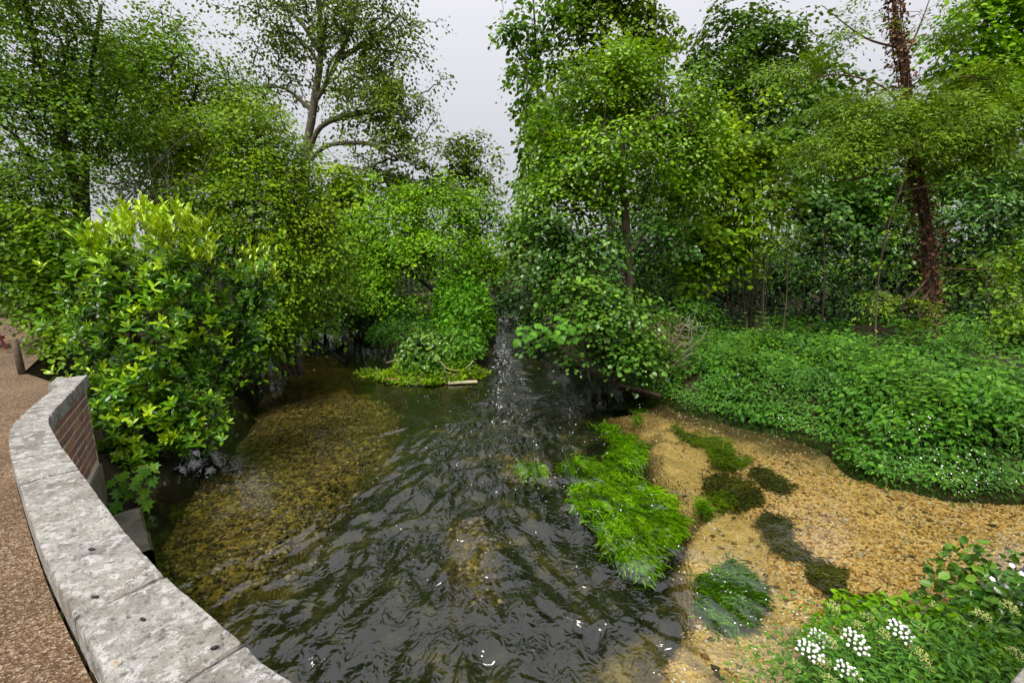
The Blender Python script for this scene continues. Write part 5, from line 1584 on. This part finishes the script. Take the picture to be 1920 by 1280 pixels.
# low cover farther back under the trees
LS = Leaves()
for q in range(2600):
    x, y = RNG.uniform(1.5, 16), RNG.uniform(7.5, 14)
    if sdist(np.array([x]), np.array([y]), RIVER)[0] > -0.9 or fbm(x * .7, y * .7, 2, 2) < -.05: continue
    spray(LS, np.array([x, y, gz(x, y) + RNG.uniform(.04, .16)]), UP, 12, .16, .09, .38, thick=.2)
tag(LS.done().mass('ground_ivy', 'round', M['nettle'], None), 'low green ground cover under the trees on the right', kind='stuff')
LS = Leaves()
for q in range(900):
    x, y = RNG.uniform(-9, -4.3), RNG.uniform(5.2, 10)
    if sdist(np.array([x]), np.array([y]), pw)[0] > -0.15 or sdist(np.array([x]), np.array([y]), RIVER)[0] > -.05: continue
    spray(LS, np.array([x, y, gz(x, y) + RNG.uniform(.03, .12)]), UP, 12, .15, .07, .3, thick=.2)
tag(LS.done().mass('ivy_cover', 'round', M['ivy'], None), 'dark ground ivy at the edge of the path on the left', kind='stuff')
# the tall feathery plant and the big ferny clumps of the bank
for (px, py, Y, w_, h, lab) in [(1790, 760, 6.7, .42, .95, 'tallest feathery hemlock clump on the right bank below the conifer'), (1600, 790, 7.0, .34, .7, 'feathery hemlock clump in the middle of the right bank'), (1640, 870, 5.9, .36, .38, 'low hemlock clump by the water where the bank juts out'), (1330, 690, 8.2, .4, .6, 'hemlock clump at the left end of the bank by the dead twigs')]:
    g0 = D(px, py, Y); zz = max(0.02, gz(g0[0], g0[1])); rt = root('hemlock_plant', (g0[0], g0[1], zz), lab, 'plant', 'feathery plants on the right bank')
    LS = Leaves(); st = MB()
    for k in range(34):
        e = np.array([g0[0] + RNG.normal() * w_ * .55, g0[1] + RNG.normal() * w_ * .5, zz + h * RNG.uniform(.35, 1.05)])
        st.tube([[g0[0], g0[1], zz], (np.array([g0[0], g0[1], zz]) + e) / 2 + [0, 0, .1], e], [.006, .004, .002], 4, cap=False)
        spray(LS, e, unit(e - np.array([g0[0], g0[1], zz])), 60, .15, .05, .45 + RNG.normal() * .1, thick=.25, droop=.1)
    st.put('stems', M['stem_green'], rt, kind='stuff')
    LS.done().mass('leaves', 'narrow', M['fern'], rt)
# taller nettle spires and grass standing out of the cover
LS, LG, st = Leaves(), Leaves(), MB()
for q in range(330):
    i = RNG.integers(60, 480); p = wl[i]
    t_ = wl[i + 4] - wl[i - 4]; t_ = t_ / (np.linalg.norm(t_) + 1e-9)
    nr = np.array([-t_[1], t_[0]])
    if nr[0] + nr[1] < 0: nr = -nr
    dd = RNG.uniform(.25, 2.5); x, y = p + nr * dd; z0 = gz(x, y)
    if fbm(x * 1.5, y * 1.5, 51, 2) < -.05: continue
    h = RNG.uniform(.45, .95)
    lean = RNG.normal(size=2) * .08
    top = np.array([x + lean[0], y + lean[1], z0 + h])
    st.tube([[x, y, z0], [x + lean[0] * .4, y + lean[1] * .4, z0 + h * .5], top], [.005, .004, .002], 4, cap=False)
    if q % 8 == 0:
        k = 7; a = RNG.uniform(0, 6.28, k)
        LG.add(np.tile([x, y, z0 + .2], (k, 1)), np.stack([np.cos(a) * .5, np.sin(a) * .5, np.full(k, 1.0)], 1), np.stack([np.cos(a), np.sin(a), np.full(k, .4)], 1), RNG.uniform(.3, .6, k), RNG.normal(.2, .15, k))
    else:
        for lv in np.linspace(.35, 1.0, 7):
            a = RNG.uniform(0, 3.14)
            for sgn in (0, 3.1416):
                d = np.array([math.cos(a + sgn), math.sin(a + sgn), -.25 + .5 * lv])
                LS.add((np.array([x, y, z0]) + (top - np.array([x, y, z0])) * lv)[None], d[None], np.array([[0, 0, 1.0]]) + RNG.normal(size=(1, 3)) * .25, np.array([.10 * (1.15 - .6 * lv)]), np.array([.3 + .45 * lv + RNG.normal() * .1]))
tag(LS.done().mass('nettle_spires', 'oval', M['nettle'], None), 'taller nettle shoots standing above the bank cover', kind='stuff')
tag(LG.done().mass('bank_grass', 'blade', M['grass'], None, wide=.35), 'long grass blades among the nettles on the right bank', kind='stuff')
tag(st.put('nettle_stalks', M['stem_green'], None, kind='stuff'), 'stalks of the taller nettles on the right bank')
for (px, py, Y, lab) in [(1580, 762, 6.6, 'cream flower head at the upper left of the cluster in the middle of the bank'), (1597, 778, 6.4, 'cream flower head at the middle of the cluster halfway up the bank'), (1622, 735, 6.9, 'cream flower head standing above the mid bank cluster'), (1645, 690, 7.4, 'cream flower head below the pale leaning sapling'), (1600, 652, 8.6, 'left one of two cream flower heads at the back edge of the nettles'),
                       (1622, 648, 8.5, 'right one of two cream flower heads at the back edge of the nettles'), (1540, 690, 7.8, 'cream flower head alone among nettles between hazel clump and mid bank'), (1555, 640, 8.8, 'cream flower head at the back of the bank right of the hazel stems'), (1700, 672, 7.4, 'cream flower head just left of the conifer foot'), (1640, 842, 5.6, 'cream flower head nearest the water where the bank juts out'),
                       (1395, 628, 9.4, 'cream flower head in front of the hazel stems, left of its neighbour'), (1425, 618, 9.4, 'cream flower head in front of the right hazel stems'), (1690, 860, 5.4, 'cream flower head low over the gravel among the white specks'), (1600, 815, 6.0, 'cream flower head above the low hemlock clump by the water'), (1835, 800, 5.7, 'rightmost cream flower head, beyond the tallest hemlock clump')]:
    c = D(px, py, Y); z0 = max(0.0, gz(c[0], c[1] + .1))
    rt = root('flowering_stalk', (c[0], c[1] + .1, z0), lab, 'flower', 'cream flower heads on the right bank')
    m_b = MB(); m_b.tube([[c[0], c[1] + .1, z0], (c + [c[0], c[1] + .1, z0]) / 2, c - [0, 0, .02]], [.005, .004, .003], 4); m_b.put('stem', M['stem_green'], rt)
    V, T = [], []
    for m_ in range(60):
        r_, th = .055 * math.sqrt(RNG.uniform()), RNG.uniform(0, 6.28)
        p = c + [r_ * math.cos(th), r_ * math.sin(th), .012 - 4 * r_ * r_ + RNG.normal() * .004]
        s_ = .0045
        V += [p + [s_, 0, 0], p + [0, s_, 0], p + [-s_, 0, 0], p + [0, -s_, 0], p + [0, 0, s_ * .7]]
        T += [[m_ * 5 + x for x in f_] for f_ in ([0, 1, 4], [1, 2, 4], [2, 3, 4], [3, 0, 4])]
    put('florets', V, [np.array(T)], M['cream_petal'], rt, kind='stuff')

# dead grass hanging at the left end of the bank
LS = Leaves()
for (px, py, Y, k) in [(1335, 745, 7.6, 120), (1290, 690, 8.0, 160), (1260, 640, 8.4, 160), (1240, 610, 8.6, 120)]:
    c = D(px, py, Y)
    LS.add(c + RNG.normal(size=(k, 3)) * [.18, .15, .12], np.stack([RNG.normal(size=k) * .6, RNG.normal(size=k) * .3 - .4, RNG.normal(size=k) * .7 - .4], 1), RNG.normal(size=(k, 3)), RNG.uniform(.15, .4, k), RNG.normal(.7, .2, k))
tag(LS.done().mass('dead_grass', 'blade', M['dead_leaf'], None, wide=.3), 'dry brown twiggy growth where the bank begins beside the alder', kind='stuff')
dtw = MB()
for q in range(170):
    c = D(RNG.uniform(1235, 1315), RNG.uniform(600, 735), 8.0 + RNG.normal() * .2)
    e = c + [RNG.normal() * .16, RNG.normal() * .1, RNG.normal() * .16]
    dtw.tube([c, (c + e) / 2 + RNG.normal(size=3) * .03, e], [.006, .005, .002], 4, cap=False)
tag(dtw.put('dead_twigs', M['twig_pale'], None, kind='stuff'), 'tangle of pale dead twigs between the alder and the nettles')
# flood-worn log along the waterline
lg = MB(); pts = smooth_line([G(1160, 722, .02), G(1200, 731, .03), G(1240, 742, .01)], .08)
lg.tube(pts, np.linspace(.05, .03, len(pts)), 7, rough=.15)
tag(lg.put('driftwood_log', M['wood_brown'], smooth=True), 'brown log lying along the waterline under the alder', 'log')

# ------------------------------------------------------------------ water weed
def weed(label, cx_px, poly, n, mat, flow, ln, group, t0=.5, zt=-.05, name='water_weed', wd=1.0, soft=26):
    poly = np.array(poly, float)
    ctr = poly.mean(0)
    c = G(ctr[0], ctr[1], -0.1)
    rt = root(name, (c[0], c[1], -0.25), label, 'water weed', group)
    LS = Leaves()
    if mat is M['weed_dark']: poly = ctr + (poly - ctr) * 0.92; n = int(n * .75)
    lo, hi = poly.min(0) - 25, poly.max(0) + 25
    n = int(n * 1.9)
    pts = []
    while len(pts) < n:
        q = RNG.uniform(lo, hi, (n * 2, 2))
        jx = 26 * fbm(q[:, 0] * .022, q[:, 1] * .03, 1, 3); jy = 20 * fbm(q[:, 0] * .022, q[:, 1] * .03, 7, 3)
        sd_ = sdist(q[:, 0] + jx, q[:, 1] + jy, poly)
        q = q[(sd_ > -2) & (RNG.uniform(0, 1, len(q)) < .12 + sd_ / soft)]
        pts += [tuple(v) for v in q]
    pts = pts[:n]
    P = np.array([G(x, y, zt) for x, y in pts])
    P[:, 2] = zt - .045 - RNG.uniform(0, 1, n) ** 2 * .12 + .02 * noise(P[:, 0] * 6, P[:, 1] * 6, 3)
    fl = np.array([flow[0], flow[1], 0.0])
    d = fl + RNG.normal(size=(n, 3)) * [.55, .55, .2] + .35 * np.stack([noise(P[:, 0] * 3, P[:, 1] * 3, 2), noise(P[:, 0] * 3, P[:, 1] * 3, 5), 0 * P[:, 0]], 1)
    nn_ = UP + RNG.normal(size=(n, 3)) * .35
    LS.add(P, d, nn_, ln * .8 * RNG.uniform(.4, 1.3, n), t0 + .5 * fbm(P[:, 0] * 3.5, P[:, 1] * 3.5, 4, 3) + RNG.normal(size=n) * .15)
    LS.done().mass('strands', 'narrow', mat, rt, wide=0.42 * wd)
    return rt


WG = 'weed beds under the water'
WD = 1
weed('largest bright green weed bed in the middle of the stream', 0, [(1085, 880), (1150, 872), (1215, 885), (1262, 925), (1284, 965), (1270, 995), (1235, 1020), (1190, 1015), (1150, 985), (1110, 945), (1088, 915)], 5200, M['weed_green'], (.35, -.8), .13, WG, .5)
weed('bright green weed bed upstream of the largest one', 0, [(1100, 783), (1140, 782), (1185, 805), (1205, 835), (1195, 860), (1150, 868), (1135, 840), (1150, 815)], 1800, M['weed_green'], (.3, -.8), .13, WG, .4)
weed('small bright green weed patch at the left of the beds', 0, [(968, 865), (995, 857), (1028, 860), (1020, 878), (985, 884)], 500, M['weed_green'], (-.3, -.6), .10, WG, .5)
weed('narrow bright green weed strip above the largest bed', 0, [(1035, 858), (1080, 852), (1150, 862), (1150, 876), (1090, 876), (1045, 868)], 600, M['weed_green'], (.5, -.5), .10, WG, .42)
weed('faint green weed patch far up by the alder', 0, [(1180, 765), (1205, 758), (1215, 772), (1195, 780)], 250, M['weed_green'], (.4, -.5), .10, WG, .3, -.12)
weed('mossy green weed chain running towards the right bank', 0, [(1250, 785), (1290, 795), (1350, 815), (1385, 835), (1402, 858), (1375, 868), (1335, 850), (1320, 828), (1262, 805)], 1500, M['weed_moss'], (.7, -.6), .10, WG, .6)
weed('round weed clump streaked with foam nearest the bridge', 0, [(1300, 1070), (1325, 1040), (1370, 1028), (1395, 1050), (1425, 1075), (1432, 1110), (1410, 1145), (1375, 1160), (1325, 1140), (1300, 1110)], 3400, M['weed_green'], (.55, -.5), .09, WG, .16, -.02)
weed('dark weed patch left of the golden gravel, uppermost large one', 0, [(1300, 875), (1350, 868), (1410, 890), (1440, 920), (1425, 945), (1380, 950), (1335, 925), (1310, 900)], 1900, M['weed_dark'], (.6, -.6), .11, WG, .5)
weed('dark tongue of weed pointing over the golden gravel', 0, [(1390, 868), (1420, 862), (1465, 880), (1497, 905), (1480, 913), (1440, 912), (1405, 895)], 1100, M['weed_dark'], (.8, -.4), .10, WG, .5)
weed('mossy tuft inside the upper dark weed', 0, [(1330, 915), (1350, 910), (1385, 925), (1375, 938), (1340, 930)], 260, M['weed_moss'], (.6, -.5), .08, WG, .7, -.03)
weed('dark ragged weed between gravel and fast water', 0, [(1400, 960), (1440, 945), (1482, 948), (1475, 975), (1490, 1010), (1530, 1030), (1500, 1045), (1455, 1020), (1420, 990)], 1300, M['weed_dark'], (.7, -.6), .09, WG, .45)
weed('dark weed bank below the ragged strip', 0, [(1490, 1020), (1540, 1035), (1585, 1070), (1588, 1095), (1570, 1120), (1540, 1110), (1510, 1070)], 1300, M['weed_dark'], (.7, -.5), .09, WG, .5)
weed('dark brown weed mat nearest the white flowers', 0, [(1545, 1120), (1590, 1098), (1665, 1100), (1690, 1120), (1690, 1150), (1620, 1155), (1570, 1145)], 1300, M['weed_dark'], (.8, -.3), .09, WG, .5)

weed('wispy green weed trailing below the largest bed', 0, [(1110, 960), (1150, 985), (1195, 1020), (1240, 1040), (1200, 1060), (1140, 1020)], 700, M['weed_green'], (.35, -.8), .14, WG, .35, -.1)
weed('thin scattered green weed left of the largest bed', 0, [(1060, 890), (1085, 890), (1110, 950), (1090, 960), (1065, 930)], 300, M['weed_green'], (.3, -.8), .12, WG, .35, -.1)
weed('short green tuft between the dark weed and the fast water', 0, [(1300, 925), (1325, 922), (1332, 945), (1305, 945)], 160, M['weed_green'], (.5, -.6), .09, WG, .35, -.06)

# ------------------------------------------------------------------ foam, and pale flecks painted in for the riffle's reflection
mbf = MB()


def fleck(x, y, r, el=1.0, ang=0.0):
    k = 7
    th = np.arange(k) / k * 6.283
    rr = r * RNG.uniform(.65, 1.25, k)
    a, b = rr * np.cos(th) * el, rr * np.sin(th)
    ca, sa = math.cos(ang), math.sin(ang)
    X, Y = x + a * ca - b * sa, y + a * sa + b * ca
    Z = waves(X, Y) + .004
    V = np.vstack([np.stack([X, Y, Z], 1), [[x, y, float(Z.mean()) + .25 * r + .002]]])
    mbf.add(V, (), [[i, (i + 1) % k, k] for i in range(k)])


for (cx, cy, rx, ry, n, r) in [(960, 800, 180, 90, 260, .012), (1120, 800, 160, 70, 170, .012), (1000, 900, 220, 60, 170, .010), (880, 720, 160, 25, 70, .016), (940, 720, 25, 80, 60, .014), (1180, 1000, 110, 90, 110, .009), (1390, 1150, 110, 100, 150, .009), (1480, 1200, 90, 80, 110, .010), (1330, 1000, 120, 60, 60, .008), (600, 1010, 190, 60, 70, .008), (800, 1000, 250, 130, 120, .007), (1240, 780, 120, 50, 60, .010), (1300, 1240, 110, 50, 70, .009)]:
    for q in range(int(n * 0.32)):
        px, py = cx + RNG.normal() * rx * .55, cy + RNG.normal() * ry * .55
        g0 = G(px, py)
        if sdist(np.array([g0[0]]), np.array([g0[1]]), RIVER)[0] < .05 or sdist(np.array([g0[0]]), np.array([g0[1]]), ISLAND)[0] > -.05: continue
        fleck(g0[0], g0[1], 0.62 * r * RNG.uniform(.3, 1.0) ** 1.5 * (1.2 if q % 9 == 0 else .9), RNG.uniform(1, 2.2), RNG.uniform(0, 3.14))
for q in range(330):  # pale flecks up the narrow channel imitate the rippled sky reflection there
    t_ = RNG.uniform(0, 1)
    Y = 7.4 + 13 * t_
    fleck(-.22 + .12 * RNG.normal() * (1 + t_) - .02 * (Y - 8), Y, RNG.uniform(.003, .008) * (1 + 1.2 * t_), RNG.uniform(1.5, 3.5), RNG.normal() * .3)
o = mbf.put('foam', M['foam'], None, smooth=True, kind='stuff'); tag(o, 'white foam flecks drifting on the stream')

# ------------------------------------------------------------------ plants in the lower right corner
def umbel(parent, c, R, nrm, big=True):
    u = MB()
    a = unit(np.cross(nrm, [0.3, 0.8, 0.1])); b = np.cross(nrm, a)
    k = 24 if big else 16
    tops = []
    base = c - nrm * R * 0.75
    for i in range(k):
        r = math.sqrt((i + .5) / k); th = i * 2.39996
        t = c + R * (r * math.cos(th) * a + r * math.sin(th) * b) + nrm * R * (.30 * (1 - r * r) + RNG.normal() * .03)
        tops.append(t)
        u.tube([base, t], [.0012, .0009], 3, cap=False)
    o = u.put('umbel', M['stem_green'], parent)
    for t in tops:
        f = MB()
        if big:
            # a button of tightly packed florets
            rr = R * .115 * RNG.uniform(.85, 1.1)
            n1, n2 = 9, 5
            V, q = [], []
            for i in range(n2 + 1):
                ph = i / n2 * math.pi * .62
                for j in range(n1):
                    th = j / n1 * 6.283 + i * .35
                    e = rr * (1 + RNG.uniform(-.16, .16))
                    V.append(t + e * (math.sin(ph) * (math.cos(th) * a + math.sin(th) * b) + (math.cos(ph) - .3) * nrm))
            q = [[i * n1 + j, i * n1 + (j + 1) % n1, (i + 1) * n1 + (j + 1) % n1, (i + 1) * n1 + j] for i in range(n2) for j in range(n1)]
            f.add(V, q)
            f.put('umbellet', M['white_petal'], o)
        else:
            V, T = [], []
            for m_ in range(7):
                p = t + RNG.normal(size=3) * R * .10
                s_ = R * .07
                V += [p + [s_, 0, 0], p + [0, s_, 0], p + [-s_, 0, 0], p + [0, -s_, 0], p + [0, 0, s_], p + [0, 0, -s_]]
                T += [[m_ * 6 + x for x in f_] for f_ in ([0, 1, 4], [1, 2, 4], [2, 3, 4], [3, 0, 4], [1, 0, 5], [2, 1, 5], [3, 2, 5], [0, 3, 5])]
            u2 = (V, T)
            UF.append((parent.name, o, V, T))
    return base


UF = []
FG = 'flowering water dropworts in the lower right corner'
cams = -ray(1600, 1200); cams = cams / np.linalg.norm(cams)


def dropwort(label, whites, creams, Yw, base_px, leaves=40):
    bx = D(*base_px, Yw); zz = 0.05
    rt = root('water_dropwort', (bx[0], bx[1], zz), label, 'flower', FG)
    b0 = np.array([bx[0], bx[1], zz])
    st = MB(); LS = Leaves()
    for (lst, big) in ((whites, True), (creams, False)):
        for h in lst:
            px, py, rp = h[:3]
            c = D(px, py, Yw * (h[3] if len(h) > 3 else 1.0))
            R = rp / F * Yw / ray(px, py)[1]
            nrm = unit(UP * 1.0 + np.array([RNG.normal() * .2, -.25 + RNG.normal() * .1, 0]))
            e = umbel(rt, c, R, nrm, big)
            mid_ = (b0 + e) / 2 + np.array([RNG.normal() * .06, .03, .08])
            pts = smooth_line([b0, mid_, e], .06)
            st.tube(pts, np.linspace(.0055, .0025, len(pts)), 5)
            for k in range(6):
                i = RNG.integers(len(pts) // 4, len(pts))
                q = pts[i] + RNG.normal(size=3) * [.09, .09, .05] - [0, 0, .04]
                spray(LS, q, unit(q - pts[i] + 1e-6), 30, .07, .028, .45, .14, 1, .1, .3)
    for k in range(leaves):
        q = b0 + np.array([RNG.normal() * .16, RNG.normal() * .14, RNG.uniform(.1, .62)])
        spray(LS, q, unit(q - b0), 34, .08, .030, .42 + RNG.normal() * .1, .14, 1, .1, .3)
    st.put('stems', M['stem_green'], rt, smooth=True)
    LS.done().mass('leaves', 'narrow', M['fern'], rt)
    cu = [x for x in UF if x[0] == rt.name]
    if cu:
        m_b = MB()
        for _, _, V, T in cu: m_b.add(V, (), T)
        m_b.put('cream_florets', M['cream_petal'], rt, kind='stuff')
    return rt


dropwort('dropwort with two white flower heads at the left of the corner', [(1519, 1220, 24), (1538, 1196, 22, 1.08)], [(1490, 1246, 12), (1528, 1238, 12), (1547, 1243, 11), (1557, 1203, 13, 1.05)], 1.75, (1545, 1330))
dropwort('dropwort with a white head leaning right in the middle of the corner', [(1604, 1203, 25)], [(1609, 1172, 11, 1.1), (1563, 1137, 13, 1.15)], 1.80, (1575, 1330))
dropwort('dropwort with one white head highest on the right of the corner', [(1690, 1184, 24)], [(1657, 1187, 11), (1700, 1210, 13), (1628, 1157, 14, 1.12), (1645, 1151, 11, 1.14), (1751, 1134, 12, 1.2)], 1.85, (1680, 1320))
dropwort('dropwort with the lowest white head at the picture bottom', [(1591, 1262, 25)], [(1555, 1275, 14)], 1.68, (1600, 1360))
dropwort('dropwort with only creamy unopened heads below the bramble', [], [(1726, 1226, 16), (1738, 1250, 14), (1841, 1153, 15, 1.1), (1894, 1138, 16, 1.1), (1906, 1226, 15), (1722, 1172, 15, 1.15), (1716, 1265, 13)], 1.75, (1790, 1330), 60)
# leafy filling of the corner
mound('meadow_plants', 'fresh yellow green seedlings between the dropworts', 'plants', D(1720, 1250, 2.0)[0], 2.0, .46, .5, .0, .50, 2800, .045, 'oval', M['field_maple'], tint0=.5, up=.9)
mound('meadow_plants', 'dark feathery leaves at the bottom of the corner by the stone', 'plants', D(1800, 1270, 1.7)[0], 1.75, .6, .42, .0, .62, 4200, .045, 'narrow', M['fern'], tint0=.42, up=.9)
bb_ = D(1890, 1150, 2.4)
mound('bramble', 'bramble with rounded leaves and white flowers at the right edge', 'bramble', 2.98, 2.12, .42, .62, -.02, .74, 2600, .055, 'round', M['alder'], tint0=.52, single=220, wide=.9)
br = bpy.data.objects['bramble']
LS = Leaves()
for (px, py) in [(1868, 1105), (1885, 1098), (1903, 1110), (1897, 1060), (1905, 1150), (1850, 1158), (1895, 1165), (1912, 1130), (1875, 1145), (1860, 1085), (1915, 1075), (1905, 1092), (1783, 1212), (1856, 1207), (1850, 1243), (1818, 1170)]:
    p = D(px, py, 2.25)
    for k in range(5):
        a = k * 1.2566 + px
        LS.add(p[None], np.array([[math.cos(a), math.sin(a) * .6 - .1, .25 + .5 * math.sin(a)]]), np.array([[-.2, -.7, .6]]), np.array([.016]), np.array([.5]))
LS.done().mass('blossom', 'round', M['white_petal'], br)

# ------------------------------------------------------------------ things on the path at the far left
pb_ = G(42, 702, ZP)
pm = MB(); pm.tube([pb_ + [0, 0, -.05], pb_ + [-.005, 0, .2], pb_ + [-.012, 0, .38]], [.033, .031, .03], 8, rough=.03)
tag(pm.put('wooden_post', M['wood_post'], smooth=True), 'short weathered wooden post on the path at the far left', 'post')
pb2 = G(112, 712, ZP)
tr_ = root('picnic_bench', tuple(G(-10, 655, ZP)), 'dark red wooden bench end at the left edge beyond the post', 'bench')
c0 = G(-10, 655, ZP)
for k, (a_, b_, nm) in enumerate([((-.16, 0, 0), (.0, .02, .42), 'leg'), ((.16, 0, 0), (.02, .0, .42), 'leg')]):
    m_b = MB(); m_b.tube([c0 + a_, c0 + b_], .018, 4); m_b.put(nm, M['wood_red'], tr_)
m_b = MB(); m_b.box(c0 + [-.25, 0, .44], (.7, .3, .035), .1); m_b.put('seat', M['wood_brown'], tr_)
m_b = MB(); m_b.box(c0 + [0, .03, .16], (.24, .025, .035), 0); m_b.put('stretcher', M['wood_red'], tr_)

print(sum(n for _, n in STAT), STAT)
tri = 0
for me in {o.data for o in S.objects if o.type == 'MESH'}:
    tri += len(me.loops) - 2 * len(me.polygons)
print("tris", tri, "objects", len(S.objects))
